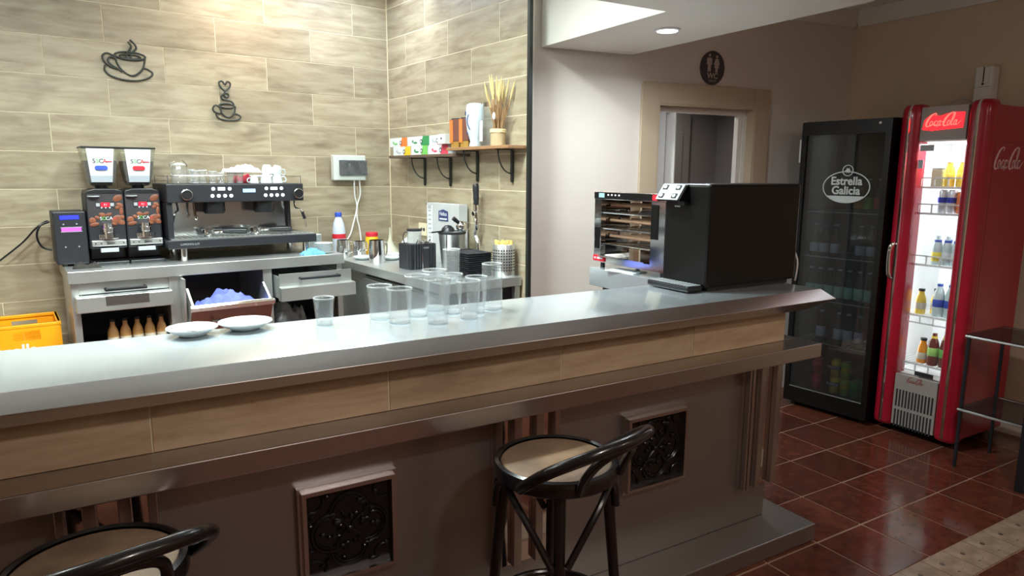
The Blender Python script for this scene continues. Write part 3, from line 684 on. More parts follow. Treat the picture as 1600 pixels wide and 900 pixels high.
    q = MB(); q.prism([(x, zz) for x, zz in [(.02+.012*math.cos(a), z+.012*math.sin(a)) for a in [-PI/2+PI*k/8 for k in range(9)]]+[(-.02+.012*math.cos(a), z+.012*math.sin(a)) for a in [PI/2+PI*k/8 for k in range(9)]]], Y-.003, Y+.001, 'xz'); q.build('pill_mark', pill, cd_)
    z = .481; Y = -.0752-(z-.465)*.0285/.187
    q = MB(); q.add([(-.052, -.0738, .466), (.052, -.0738, .466), (.0555, -.0795, .502), (-.0555, -.0795, .502)], [(0,1,2,3)]); q.build('grey_band', M['greycard'], cd_)
    return t
grinder(.49, 'black coffee grinder with bean print and blue mark on its hopper card', M['blue'])
grinder(.679, 'black coffee grinder with bean print and red mark on its hopper card', M['redprint'])

# ---------------------------------------------------------------- espresso machine
em = thing('espresso_machine', 'black two-group espresso machine with steel splash panel and cups on top', 'espresso machine', bk(1.195, 4.42, ZC), A)
Box(-.405, -.02, .345, .405, .40, .455).build('head', M['blackmat'], em, bevel=.006)
MB().box(-.405, 0, .13, -.375, .40, .3449).build('side_panel', M['blackmat'], em); MB().box(.355, .16, .13, .375, .40, .3449).build('side_panel', M['blackmat'], em)
MB().box(-.375, .19, .13, .355, .21, .3449).build('splash_panel', M['splash'], em)
MB().box(-.375, .211, .13, .355, .40, .3449).build('boiler_case', M['blackmat'], em)
Box(-.42, -.035, .075, .475, .40, .128).build('base', M['blackmat'], em, bevel=.005)
Box(-.40, -.03, .1285, .46, .19, .135).build('drip_tray', M['steel'], em)
sl = MB()
for k in range(28): sl.box(-.38+.03*k, -.02, .1352, -.38+.03*k+.008, .18, .1375)
sl.build('tray_grid', M['chrome'], em)
for x, y in ((-.325, .03), (.425, .03), (-.325, .35), (.425, .35)): MB().cyl((x, y, 0), .022, .075, 18).build('foot', M['chrome'], em)
gr = MB()
for x in (-.13, .17):
    g = MB().cyl((x, .06, .275), .058, .07, 24, r2=.062).build('group_head', M['black'], em)
    MB().box(x-.065, .06, .285, x+.065, .19, .345).build('group_block', M['black'], g)
def knob(x):
    k = MB().lathe([(0, 0), (.028, 0), (.028, .022), (.022, .03), (0, .03)], 24, (x, -.05, .392), 'y').build('steam_knob', M['black'], em)
    MB().lathe([(.0275, .004), (.032, .006), (.032, .014), (.0275, .016)], 24, (x, -.05, .392), 'y').build('ring', M['chrome'], k)
knob(-.30); knob(.365)
M['lit'] = emit('lit_white_key', (.85, .9, 1, 1), 1.3)
for x in (-.10, .215):
    kb = MB()
    for dx in (-.047, .047): kb.cyl((x+dx, -.024, .425), .0105, .004, 12, axis='y')
    for i in range(4): kb.cyl((x-.054+.036*i, -.024, .383), .0105, .004, 12, axis='y')
    kb.build('key_button', M['lit'], em)
    Box(x-.021, -.0225, .416, x+.021, -.0202, .434).build('key_display', M['lit'], em)
Box(.025, -.0225, .402, .1, -.0202, .424).build('display', emit('grey_display', srgb(150, 190, 220), .9), em)
text('LUMONTA LUT', .017, M['inkgrey'], em, face(-.30, -.0358, .101), sx=.9)
for s, x in ((-1, -.335), (1, .375)):
    MB().tube(crv([(x, .08, .345), (x, .06, .30), (x+.02*s, .03, .285), (x+.04*s, .02, .25), (x+.05*s, .02, .17)], 6), .006, 8).build('steam_wand', M['chrome'], em)
    MB().tube([(x+.032*s, .025, .27), (x+.045*s, .02, .225)], .010, 8).build('wand_grip', M['black'], em)
MB().tube(crv([(-.235, .09, .345), (-.235, .085, .27), (-.225, .08, .255), (-.235, .075, .24)], 5), .007, 8).build('water_spout', M['chrome'], em)
rl = MB().tube([(-.39, -.01, .50), (-.39, .39, .50), (.39, .39, .50), (.39, -.01, .50)], .004, 6)
for x, y in ((-.39, -.01), (-.39, .39), (.39, .39), (.39, -.01), (0, .39)): rl.tube([(x, y, .45), (x, y, .50)], .004, 6)
rl.build('cup_rail', M['chrome'], em)
# portafilters lying on the tray
def portafilter(x, label):
    t = thing('portafilter', label, 'portafilter', bk(1.195+x, 4.50, ZC+.1375), A-.10, 'portafilters on the drip tray'); t.scale = (1.1, 1.1, 1.1)
    MB().lathe([(0, 0), (.026, 0), (.030, .012), (.034, .014), (.034, .034), (.030, .036), (.028, .012), (0, .010)], 22).build('basket', M['chrome'], t)
    MB().tube(crv([(0, -.02, .010), (-.012, -.045, .012), (-.02, -.05, .006)], 4), .007, 8).build('spout', M['chrome'], t)
    MB().tube([(.03, 0, .022), (.075, -.004, .024)], .009, 10).build('neck', M['chrome'], t)
    MB().tube(crv([(.075, -.004, .024), (.10, -.006, .024), (.15, -.012, .024), (.195, -.018, .022), (.205, -.019, .022)], 4), [.011, .012, .013, .014, .015, .016, .0165, .017, .0175, .018, .018, .017, .0165, .016, .015, .012, .008][:17], 12).build('handle', M['black'], t)
portafilter(-.17, 'chrome portafilter with black handle on the left of the drip tray')
portafilter(.115, 'chrome portafilter with black handle on the right of the drip tray')

# things on top of the espresso machine
ZT = ZC+.4555
def tumbler(name, label, loc, h, r0, r1, base, group, mt='glass', cat='glass', bulge=0.0):
    t = thing(name, label, cat, loc, random.uniform(0, 6), group); w_ = .0022
    mid = (r0+r1)/2+bulge
    MB().lathe([(r0-.004, .001), (r0, .004), (mid, h*.5), (r1, h-.002), (r1-w_*.5, h), (r1-w_, h-.002), (mid-w_, h*.5), (r0-w_, base)], 28).build('wall', M[mt], t, smooth=60)
    MB().lathe([(r1+.0002, h-.004), (r1+.0002, h), (r1-w_*.5, h+.0008), (r1-w_-.0002, h), (r1-w_-.0002, h-.004)], 28).build('rim', M['glassthick'], t, smooth=60)
    MB().lathe([(0, 0), (r0-.004, 0), (r0-.0005, .004), (r0-w_-.0003, base-.001), (r0*.5, base-.003), (0, base-.004)], 28).build('base', M['glassthick'], t, smooth=50)
    return t
jr = thing('glass_jar', 'tall clear glass jar with wire lever lid on the espresso machine', 'jar', bk(.905, 4.60, ZT), A)
MB().lathe([(0, 0), (.042, 0), (.046, .006), (.046, .085), (.036, .10), (.036, .108), (.034, .108), (.034, .098), (.044, .083), (.043, .008), (0, .006)], 22).build('jar_body', M['glass'], jr)
MB().lathe([(0, .126), (.02, .124), (.038, .116), (.040, .109), (0, .109)], 22).build('lid', M['glassthick'], jr)
MB().tube(crv([(-.045, 0, .10), (-.05, 0, .115), (-.02, 0, .135)], 4), .003, 6).build('wire_clip', M['chrome'], jr)
MB().tube(crv([(.04, 0, .10), (.048, 0, .11), (.02, 0, .142)], 4), .003, 6).build('wire_clip', M['chrome'], jr)
G1 = 'glasses on the espresso machine'
nm2 = ['first', 'second', 'third', 'fourth', 'fifth', 'sixth', 'seventh']
for k, (x, y, h) in enumerate(((-.215, .10, .078), (-.165, .14, .082), (-.12, .09, .074), (-.065, .11, .066), (-.010, .10, .066), (.045, .11, .066), (-.21, .24, .085))):
    tumbler('coffee_glass', 'small clear coffee glass on the espresso machine, %s from the tall jar' % nm2[k] if k < 6 else 'small clear coffee glass in the back row on the espresso machine', bk(1.195+x, 4.42+y, ZT), h, .021, .026, .008, G1)
def cup(label, loc, rz, flip=False, s=1.0, tilt=None):
    t = thing('coffee_cup', label, 'cup', loc, rz, 'white cups on the espresso machine')
    MB().lathe([(0, .003*s), (.018*s, 0), (.022*s, .002*s), (.030*s, .018*s), (.036*s, .058*s), (.0345*s, .059*s), (.028*s, .020*s), (.018*s, .008*s), (0, .006*s)], 24).build('bowl', M['porcelain'], t, smooth=60)
    MB().tube(crv([(.034*s, 0, .048*s), (.052*s, 0, .050*s), (.058*s, 0, .034*s), (.046*s, 0, .018*s), (.031*s, 0, .02*s)], 5), .0045*s, 8).build('handle', M['porcelain'], t)
    if flip: t.rotation_euler = (PI, 0, rz); t.location.z += .059*s
    if tilt: t.rotation_euler = tilt
    return t
cup('white cup upside down at the right end of the espresso machine top, lower one', bk(1.195+.275, 4.52, ZT), A-.2, True)
cup('white cup upside down beside the folded cloth on the espresso machine', bk(1.195+.20, 4.50, ZT), A+2.5, True)
cup('white cup upside down behind the folded cloth on the espresso machine', bk(1.195+.235, 4.60, ZT), A+.8, True)
cup('white cup on its side on top of the others, handle to the right', bk(1.195+.285, 4.52, ZT+.112), 0, tilt=(PI+.22, .2, A))
cup('white cup stacked upside down in the middle of the cup heap', bk(1.195+.215, 4.52, ZT+.0595), A+1.2, True)
cup('small white cup upside down nearest the glasses', bk(1.195+.125, 4.50, ZT), A+3.4, True, .8)
o = cloth('kitchen_cloth', 'white kitchen cloth with a red stripe lying over the glasses on the machine', 'cloth', 1.195+.07, 4.54, ZT+.068, .22, .13, .05, M['cloth_white'], 21)
o = cloth('red_striped_cloth', 'small red and white cloth tucked below the white kitchen cloth', 'cloth', 1.195+.10, 4.66, ZT+.0, .12, .10, .06, M['pink'], 23)

# ---------------------------------------------------------------- right end of the counter
def saucers(loc, n, label):
    for k in range(n):
        t = MB().lathe([(0, 0), (.028, 0), (.05, .004), (.062, .011), (.061, .0125), (.048, .0065), (.028, .003), (0, .003)], 28).build('saucer', M['porcelain'], loc=(loc[0], loc[1], loc[2]+.0078*k), smooth=60)
        tag(t, label % (['lowest', 'second lowest', 'third', 'fourth', 'fifth', 'sixth', 'seventh', 'eighth', 'ninth', 'tenth', 'eleventh', 'twelfth'][k] if k < n-1 else 'topmost'), 'saucer', 'stacked saucers')
saucers(bk(1.745, 4.66, ZC), 12, 'white saucer in the taller stack behind the espresso machine corner, %s')
saucers(bk(1.705, 4.36, ZC+.0), 8, 'white saucer in the front stack at the counter corner, %s')
cloth('cleaning_cloth', 'light blue cleaning cloth lying at the corner of the coffee counter', 'cloth', 1.61, 4.315, ZC, .14, .09, .045, M['cloth_cyan'], 8)

# ---------------------------------------------------------------- things on the side counter
ZS = 1.0
def pitcher(label, loc, r, h, rz):
    t = thing('milk_pitcher', label, 'pitcher', loc, rz, 'steel milk pitchers')
    MB().lathe([(0, 0), (r*.97, 0), (r, .004), (r, h*.55), (r*.92, h), (r*.90, h), (r*.97, h*.55), (r*.96, .006), (0, .005)], 28).build('body', M['chrome'], t, smooth=50)
    MB().tube(crv([(r*.94, 0, h*.88), (r+.028, 0, h*.86), (r+.034, 0, h*.6), (r+.026, 0, h*.3), (r*.99, 0, h*.22)], 5), .005, 8).build('handle', M['chrome'], t)
    return t
pitcher('steel milk pitcher below the white milk bottle', bk(1.96, 4.64, ZS), .048, .125, A-.1)
pitcher('small steel milk pitcher between the milk bottle and the yellow jar', bk(2.105, 4.68, ZS), .044, .105, A+.4)
pitcher('steel milk pitcher standing nearest the counter edge', bk(2.03, 4.24, ZS), .055, .152, A+.25)
t = thing('milk_bottle', 'white milk bottle with blue cap and red label behind a steel pitcher', 'bottle', bk(1.985, 4.77, ZS), A)
MB().lathe([(0, 0), (.045, 0), (.048, .005), (.048, .15), (.046, .19), (.037, .24), (.023, .275), (.021, .285), (0, .285)], 26).build('bottle_body', mat('milk_white_plastic', srgb(204, 216, 230), .35, var=.03), t, smooth=60)
MB().lathe([(.0482, .125), (.0492, .126), (.0492, .158), (.0482, .159)], 26).build('label', M['redprint'], t)
MB().lathe([(0, .314), (.022, .314), (.025, .31), (.025, .284), (0, .284)], 22).build('cap', M['blue'], t)
t = thing('cocoa_jar', 'yellow jar with red lid behind the steel pitchers', 'jar', bk(2.24, 4.76, ZS), A)
MB().lathe([(0, 0), (.045, 0), (.047, .004), (.047, .12), (.043, .128), (0, .128)], 24).build('jar_body', M['yellow'], t)
MB().lathe([(0, .158), (.041, .158), (.046, .153), (.046, .128), (0, .128)], 24).build('lid', M['redprint'], t)
pr = MB()
for k in range(5): pr.box(-.035+.014*k, -.0478, .088, -.035+.014*k+.009, -.036, .10)
pr.build('print', M['ink'], t)
t = thing('plastic_funnel', 'pale plastic funnel standing upside down in the tiled corner', 'funnel', bk(2.372, 4.72, ZS), A)
MB().lathe([(.072, 0), (.074, .004), (.03, .06), (.014, .10), (.006, .15), (.005, .19), (.004, .19), (.005, .15), (.012, .10), (.028, .06), (.071, .003)], 26).build('cone', mat('cloudy_plastic', srgb(190, 192, 172), .4), t, smooth=60)
def plate(name, label, loc, r, grp, h=.02, tilt=0):
    t = MB().lathe([(0, .002), (r*.5, 0), (r*.55, .002), (r*.78, h*.45), (r, h), (r*.985, h+.002), (r*.76, h*.55+.002), (r*.55, .0065), (0, .006)], 36).build(name, M['porcelain'], loc=loc, smooth=60)
    return tag(t, label, 'plate', grp)
GP = 'white plates on the side counter'
plate('small_plate', 'small white plate behind the front steel pitcher', bk(2.02, 4.44, ZS), .072, GP)
plate('small_plate', 'small white plate right of the front steel pitcher', bk(2.18, 4.32, ZS), .072, GP)
plate('small_plate', 'small white plate beside the black ribbed container', bk(2.285, 4.46, ZS), .07, GP)
o = plate('small_plate', 'small white plate leaning in the corner beside the funnel', bk(2.41, 4.52, ZS+.02), .07, GP); o.rotation_euler = (0, -1.0, A); o.location.z += .045
# black ribbed container with tools
t = thing('ribbed_container', 'black ribbed container holding small clear tools', 'container', bk(2.125, 3.85, ZS), A)
rb = MB(); pts = []
W2, D2 = .105, .085
for k in range(72):
    a = 2*PI*k/72; r = 1/max(abs(math.cos(a))/W2, abs(math.sin(a))/D2)*(1.0 if k % 2 else .93); r = min(r, .118 if k % 2 else .110)
    pts.append((r*math.cos(a), r*math.sin(a)))
rb.prism(pts, 0, .157); rb.build('body', M['blackmat'], t)
MB().prism([(x*.9, y*.9) for x, y in pts], .1572, .159).build('content_top', M['black'], t)
MB().tube(crv([(-.08, .02, .155), (-.09, .02, .20), (-.075, .02, .23), (-.045, .02, .22)], 5), .003, 6).build('loop', M['ink'], t)
MB().lathe([(0, .16), (.045, .16), (.047, .22), (.047, .235), (0, .235)], 20, (-.01, .02, 0)).build('clear_tub', M['glassthick'], t)
MB().cyl((-.01, .02, .2355), .048, .012, 20).build('tub_lid', M['blackmat'], t)
fk = MB()
for k in range(7): fk.tube([(-.04+.012*k, -.055, .157), (-.03+.015*k, -.065, .185-.005*(k % 3))], .0045, 6)
fk.build('spoon_tip', M['chrome'], t)
# black scanner with a red mark
t = thing('black_gadget', 'black device with a red mark between ribbed container and steel bucket', 'device', bk(2.105, 3.70, ZS), A-.5)
Box(-.022, -.035, 0, .022, .035, .15).build('case', M['black'], t, bevel=.008)
Box(-.0245, -.016, .05, -.0215, .012, .10).build('red_mark', M['redprint'], t, bevel=.004)
Box(-.0245, -.032, .01, -.0215, -.024, .12).build('chrome_edge', M['chrome'], t)
BUV = 3.66
# steel ice bucket with strainers
t = thing('ice_bucket', 'polished steel ice bucket holding strainers in front of the grey box', 'bucket', bk(2.235, 3.77, ZS), A)
t.location = bk(2.268, BUV, ZS)
MB().lathe([(0, 0), (.062, 0), (.066, .004), (.084, .225), (.087, .228), (.087, .234), (.081, .234), (.063, .006), (0, .005)], 36).build('bucket_body', M['steel'], t, smooth=50)
MB().lathe([(.0815, .222), (.0885, .229), (.0885, .240), (.0815, .240)], 36).build('rim', M['blackmat'], t)
MB().tube(crv([(-.07, -.05, .222), (-.085, -.075, .20), (-.088, -.078, .14), (-.08, -.068, .09)], 6), .004, 7).build('handle', M['blackmat'], t)
st = thing('strainer', 'round black strainer lying on the rim of the steel ice bucket', 'strainer', bk(2.245, BUV+.01, ZS+.2405), A)
MB().lathe([(0, .040), (.020, .036), (.038, .020), (.044, 0), (.041, 0), (.035, .018), (.018, .033), (0, .036)], 20).build('bowl', M['black'], st, smooth=60)
MB().tube([(-.035, -.01, .004), (-.13, -.02, .0)], .005, 6).build('handle', M['black'], st)
st = thing('measuring_scoop', 'chrome scoop with black tip lying on the rim of the ice bucket', 'scoop', bk(2.30, BUV-.065, ZS+.2405), A)
MB().sph((0, 0, .034), (.040, .034, .034), 18, 10).build('bowl', M['chrome'], st)
MB().tube([(-.02, 0, .055), (-.062, 0, .085)], [.011, .014], 8).build('tip', M['black'], st)
MB().tube(crv([(.02, .0, .06), (.056, .0, .055), (.062, .0, .022), (.02, .0, .0)], 5), .003, 6).build('ring', M['chrome'], st)
# grey box against the wall
t = thing('carton_box', 'grey carton with a blue Helios label against the tiled side wall', 'box', bk(2.372, 3.95, ZS), A-PI/2)
Box(-.19, -.005, 0, .215, .062, .40).build('carton', mat('grey_carton', srgb(186, 190, 190), .6), t, bevel=.002)
Box(-.192, -.0058, .0, -.12, -.0045, .385).build('side_print', M['card'], t)
bl = MB()
for k in range(9): bl.box(-.175, -.0068, .10+.03*k, -.137, -.0057, .112+.03*k)
bl.box(-.178, -.0068, .36, -.132, -.0057, .385); bl.build('print_marks', M['inkgrey'], t)
lb = MB().prism([(-.035, .285), (.085, .285), (.085, .35), (.025, .362), (-.035, .35)], -.0075, -.0055, 'xz').build('label', M['navy'], t)
text('Helios', .036, M['card'], lb, face(.025, -.0077, .332)); MB().box(-.022, -.0079, .294, .072, -.0074, .304).build('print_line', M['card'], lb)
# wall lever (citrus press arm)
t = thing('press_lever', 'tall chrome lever with black grip standing by the side wall', 'lever', bk(2.41, 3.56, ZS), A-PI/2)
MB().tube(crv([(0, -.01, 0), (0, -.01, .15), (-.035, -.01, .22), (.0, -.02, .27), (.008, -.03, .36), (.004, -.03, .42)], 6), .013, 10).build('arm', M['chrome'], t)
MB().tube(crv([(.004, -.03, .405), (.006, -.03, .43), (.004, -.03, .48), (.002, -.03, .525), (.0, -.03, .535)], 4), [.012]+[.016]*4+[.0185]*4+[.020]*4+[.018, .016, .012, .006], 12).build('grip', M['blackmat'], t)
MB().cyl((0, -.05, .352), .014, .03, 14, axis='y').build('pivot', M['chrome'], t)
MB().cyl((0, -.01, 0), .05, .02, 20).build('foot', M['chrome'], t)
# black trays
tr = MB().prism([(-.085, -.13), (.085, -.13), (.085, .13), (-.085, .13)], 0, .006)
tr = MB(); tr.loft([[(-.085+d, -.13+d, z), (.085-d, -.13+d, z), (.085-d, .13-d, z), (-.085+d, .13-d, z)] for d, z in ((.008, 0), (0, .010), (.004, .010), (.011, .003))])
tme = tr.mesh('serving_tray', M['blackmat'])
for k in range(12):
    o = bpy.data.objects.new('serving_tray', tme); COL.objects.link(o); o.location = bk(2.235, 3.42, ZS+.0118*k); o.rotation_euler = (0, 0, A-.02+random.uniform(-.015, .015))
    wd = ['lowest', 'second from below', 'third from below', 'fourth from below', 'fifth from below', 'sixth from below', 'sixth from above', 'fifth from above', 'fourth from above', 'third from above', 'second from above', 'topmost'][k]
    tag(o, 'flat black serving tray in the stack on the side counter, %s' % wd, 'tray', 'stack of black trays')
# perforated cutlery holder
t = thing('cutlery_holder', 'perforated steel cylinder with yellow sticks at the end of the side counter', 'holder', bk(2.368, 3.245, ZS), A)
MB().lathe([(0, 0), (.063, 0), (.065, .003), (.065, .188), (.0635, .19), (.0625, .188), (.0625, .005), (0, .004)], 40).build('cylinder', M['steel'], t, smooth=50)
ho = MB()
for i in range(26):
    a = 2*PI*i/26
    for j in range(8):
        ho.m = Matrix.Rotation(a, 4, 'Z') @ Matrix.Translation((.0646, 0, .04+.0165*j)) @ Matrix.Rotation(PI/2, 4, 'Y'); ho.cyl((0, 0, 0), .0048, .0012, 8)
tag(ho.build('hole', M['ink'], t), kind='stuff')
sk = MB(); rnd = random.Random(2)
for k in range(40):
    a, r = rnd.uniform(0, 6.28), .052*math.sqrt(rnd.random()); x, y = r*math.cos(a), r*math.sin(a)
    sk.tube([(x*.8, y*.8, .03), (x, y, .192+rnd.uniform(0, .022))], .007, 6)
tag(sk.build('sticks', mat('yellow_sticks', srgb(226, 200, 120), .6, var=.3, scale=40), t), 'yellow sticks', kind='stuff')
tumbler('tall_glass', 'tall straight clear glass standing on the side counter before the black trays', bk(2.03, 3.285, ZS), .178, .046, .049, .01, 'glasses on the side counter')

# ---------------------------------------------------------------- wall things
t = thing('fuse_box', 'pale wall-mounted fuse box with smoked window and two white cables', 'fuse box', bk(2.095, 4.85, 1.545), A)
Box(-.125, -.065, 0, .125, -.009, .18).build('case', M['greywhite'], t, bevel=.006)
Box(-.085, -.082, .035, .13, -.0655, .145).build('window', M['smoke'], t, bevel=.004)
Box(-.075, -.0665, .045, .10, -.0652, .135).build('breaker_row', M['darkin'], t)
Box(-.01, -.069, .06, .005, -.0667, .12).build('breaker_switch', M['white'], t)
for p in ([(.045, -.03, .004), (.045, -.03, -.11), (.06, -.03, -.20), (.03, -.03, -.31), (.0, -.03, -.40), (-.05, -.04, -.46)], [(.085, -.03, .004), (.09, -.03, -.10), (.06, -.03, -.20), (.06, -.03, -.29), (.075, -.03, -.36), (.085, -.04, -.50)]):
    MB().tube(crv(p, 6), .0055, 7).build('cable', M['white'], t)
t = thing('wall_socket', 'cream wall socket on the tiled side wall behind the grey carton', 'socket', bk(2.4475, 4.33, 1.20), A-PI/2)
Box(-.06, -.012, -.045, .05, 0, .045).build('plate', mat('cream_plastic', srgb(222, 214, 184), .45), t, bevel=.003)
MB().cyl((.02, -.014, 0), .012, .004, 14, axis='y').cyl((-.015, -.014, .0), .012, .004, 14, axis='y').build('hole', M['ink'], t)
# line-art cups on the wall
def lineart(name, label, loc, paths, r):
    mb = MB()
    for pts, cl in paths: mb.tube(crv([(x, 0, z) for x, z in pts], 6, cl), r, 7, cl)
    return tag(mb.build(name, mat('black_wire_art', srgb(42, 50, 46), .5), loc=loc, rz=A, smooth=60), label, 'wall ornament', 'black cup ornaments')
def ell(cx, cz, rx, rz_, a0=0, a1=2*PI, n=12, slant=0):
    q = [a0+(a1-a0)*k/n for k in range(n if abs(a1-a0-2*PI) < 1e-6 else n+1)]
    return [(cx+rx*math.cos(a), cz+rz_*math.sin(a)+slant*rx*math.cos(a)) for a in q]
big = [(ell(.02, .095, .082, .022), True), (ell(.02, .090, .055, .013), True),
       ([(-.062, .09), (-.05, .04), (-.02, .0), (.02, -.02), (.055, -.005), (.085, .03), (.10, .09)], False),
       ([(-.062, .085), (-.10, .10), (-.125, .085), (-.122, .055), (-.09, .025), (-.04, .01)], False), ([(-.055, .07), (-.085, .08), (-.10, .06), (-.085, .035), (-.045, .012), (-.03, -.005)], False),
       ([(-.115, .03), (-.12, .0), (-.09, -.03), (-.02, -.048), (.06, -.045), (.12, -.02), (.135, .005), (.11, .025), (.085, .028)], False),
       ([(.01, .075), (.0, .10), (.02, .13), (.03, .155), (.015, .178)], False), ([(.02, .075), (.028, .11), (.055, .14), (.05, .165), (.025, .19)], False)]
lineart('cup_ornament', 'larger black line-art coffee cup with steam on the tiled wall', bk(.71, 4.843, 2.195), big, .0058)
sm = [(ell(.0, .045, .045, .014), True), ([(-.045, .042), (-.035, .0), (-.01, -.025), (.02, -.025), (.045, .0), (.055, .045)], False),
      ([(-.04, .03), (-.065, .045), (-.085, .03), (-.08, .005), (-.05, -.005), (-.035, .005)], False), ([(-.07, -.01), (-.055, -.035), (0, -.048), (.06, -.042), (.085, -.022), (.06, -.005), (.035, -.005)], False),
      ([(.048, .05), (.03, .075), (-.02, .085), (-.03, .105), (-.005, .125), (.015, .118), (.01, .10), (-.008, .105), (-.01, .125), (.0, .14), (.025, .165), (.03, .19), (.012, .20), (-.003, .18), (-.02, .20), (-.04, .19), (-.03, .16), (.0, .135)], False)]
lineart('cup_ornament', 'smaller black line-art cup with heart-shaped steam on the tiled wall', bk(1.272, 4.843, 1.985), sm, .0055)
# wall shelves
def wshelf(v0, v1, z, depth, label, brs, mt):
    t = thing('wall_shelf', label, 'shelf', bk(2.4475, (v0+v1)/2, z), A-PI/2)
    h = (v1-v0)/2
    Box(-h, -depth, -.018, h, -.001, 0).build('board', mt, t, bevel=.002)
    for x in brs:
        b = MB().box(x-.008, -depth*.9, -.024, x+.008, -.001, -.0185).box(x-.011, -.008, -.20, x+.011, -.001, -.024)
        b.tube([(x, -.008-(depth*.75)*math.cos(a), -.024-.135*math.sin(a)) for a in [PI/2*k/8 for k in range(9)]], .0045, 6)
        b.cyl((x, -.008, -.20), .011, .007, 12, axis='y'); b.build('bracket', M['blacktrim'], t)
wshelf(3.72, 4.60, 1.722, .13, 'lower dark wall shelf on black brackets with tea boxes', (-.14, .203), M['darkwood'])
wshelf(3.14, 3.80, 1.758, .13, 'upper wooden wall shelf on black brackets with bottle and dried wheat', (-.165, .20), M['tan'])
# tea boxes (two rows)
def teabox(v, z, w_, label, colm, motif, rz=0, d=.06):
    t = thing('tea_box', label, 'tea box', bk(2.385, v, z), A-PI/2+rz, 'tea boxes on the lower shelf')
    Box(-w_/2, -d/2, 0, w_/2, d/2, .062).build('carton', M['card'], t, bevel=.001)
    MB().prism([(w_*.12, 0), (w_/2+.0005, 0), (w_/2+.0005, .062), (w_*.22, .062)], -d/2-.001, -d/2+.001, 'xz').build('colour_panel', colm, t)
    MB().lathe([(0, 0), (.016, 0), (.016, .001), (0, .001)], 16, (w_*.14, -d/2-.002, .026), 'y').build('round_mark', M['ink'], t)
    MB().lathe([(0, 0), (.009, 0), (.009, .0012), (0, .0012)], 12, (w_*.14, -d/2-.003, .026), 'y').build('round_mark_center', M['card'], t)
    mb = MB(); mb.sph((-w_*.15, -d/2, .02), (.028, .0012, .007), 10, 6).sph((-w_*.28, -d/2, .03), (.012, .0012, .010), 10, 6); mb.build('leaf_print', motif, t)
ZL = 1.7225
teabox(4.47, ZL, .26, 'white tea box with yellow panel, left one of the lower row', M['yellow'], M['greycard'])
teabox(4.215, ZL, .225, 'white tea box with light green panel in the middle of the lower row', M['green'], M['dgreen'])
teabox(3.965, ZL, .25, 'white tea box with pink-red panel and heart, right one of the lower row', M['pink'], M['pink'])
teabox(4.52, ZL+.0625, .265, 'white tea box with orange panel, left one of the upper row', M['orange'], M['green'])
teabox(4.225, ZL+.0625, .29, 'white tea box with dark green panel in the middle of the upper row', M['dgreen'], M['dgreen'])
teabox(3.99, ZL+.0625, .15, 'white tea box with red panel, right one of the upper row', M['pink'], M['greycard'])
t = thing('tea_box', 'small white tea box turned end-on with a tiny heart on top of the row', 'tea box', bk(2.37, 3.865, ZL+.0625), A-PI/2, 'tea boxes on the lower shelf')
Box(-.045, -.05, 0, .045, .05, .062).build('carton', M['greywhite'], t, bevel=.001); MB().sph((0, -.05, .034), (.008, .0015, .008), 8, 5).build('heart_print', M['ink'], t)
# upper shelf
ZU = 1.7585
for v, l in ((3.765, 'left'), (3.655, 'right')):
    t = thing('chocolate_pack', 'tall brown and orange upright pack on the upper shelf, %s one' % l, 'pack', bk(2.38, v, ZU), A-PI/2+.35, 'brown packs on the upper shelf')
    Box(-.035, -.03, .04, .035, .03, .175).build('pack', mat('brown_pack', srgb(112, 70, 58), .5, var=.3, scale=70), t, bevel=.002)
    Box(-.037, -.032, .03, -.012, -.0285, .17).build('orange_panel', M['orange'], t)
    Box(-.03, -.026, 0, .03, .026, .04).build('gold_base', mat('gold_card', srgb(176, 140, 70), .4, .3), t)
    Box(-.03, -.02, .175, .03, .02, .182).build('top_fold', M['ink'], t)
t = thing('porcelain_bottle', 'white bottle with dark blue prints standing on the upper shelf', 'bottle', bk(2.375, 3.555, ZU), A-PI/2)
MB().lathe([(0, 0), (.034, 0), (.038, .006), (.030, .03), (.036, .05), (.050, .10), (.055, .15), (.055, .225), (.050, .25), (.035, .258), (0, .258)], 28).build('bottle_body', mat('pale_blue_porcelain', srgb(206, 226, 240), .2, coat=.3), t, smooth=60)
pr = MB()
for z, s in ((.20, 1.2), (.165, .9), (.085, 1.0)): pr.sph((-.025, -.045 if z > .1 else -.036, z), (.016*s, .006, .014*s), 10, 6)
pr.tube(crv([(.012, -.055, .19), (.0, -.056, .16), (.004, -.056, .13), (.018, -.05, .10)], 5), .0035, 6); pr.build('blue_print', M['navy'], t)
t = thing('glass_bottle', 'angular clear glass bottle beside the white bottle on the upper shelf', 'bottle', bk(2.385, 3.455, ZU), A-PI/2)
MB().loft([[(x*k, y*k, z) for x, y in ((-.045, -.03), (.045, -.03), (.05, .03), (-.05, .03))] for z, k in ((0, 1), (.006, 1.05), (.16, .9), (.20, .45), (.235, .4))]).build('bottle_body', M['glass'], t)
MB().loft([[(x*k, y*k, z) for x, y in ((-.02, -.032), (.01, -.032), (.01, -.0305), (-.02, -.0305))] for z, k in ((.03, 1), (.15, .95))]).build('label', M['card'], t)
MB().cyl((0, 0, .235), .018, .022, 12).build('cap', M['chrome'], t)
t = thing('dried_wheat', 'bundle of dried wheat tied in a straw-coloured holder on the upper shelf', 'dried flowers', bk(2.375, 3.315, ZU), A-PI/2)
MB().lathe([(0, 0), (.044, 0), (.044, .078), (.040, .078), (.040, .01), (0, .01)], 22).build('holder', mat('straw_holder', srgb(178, 158, 122), .7, var=.2, scale=40, stretch=(6, 6, .5)), t)
MB().lathe([(.0445, .072), (.048, .075), (.048, .092), (.0445, .095)], 22).build('rope_band', mat('rope', srgb(214, 196, 150), .8, var=.2, scale=80), t)
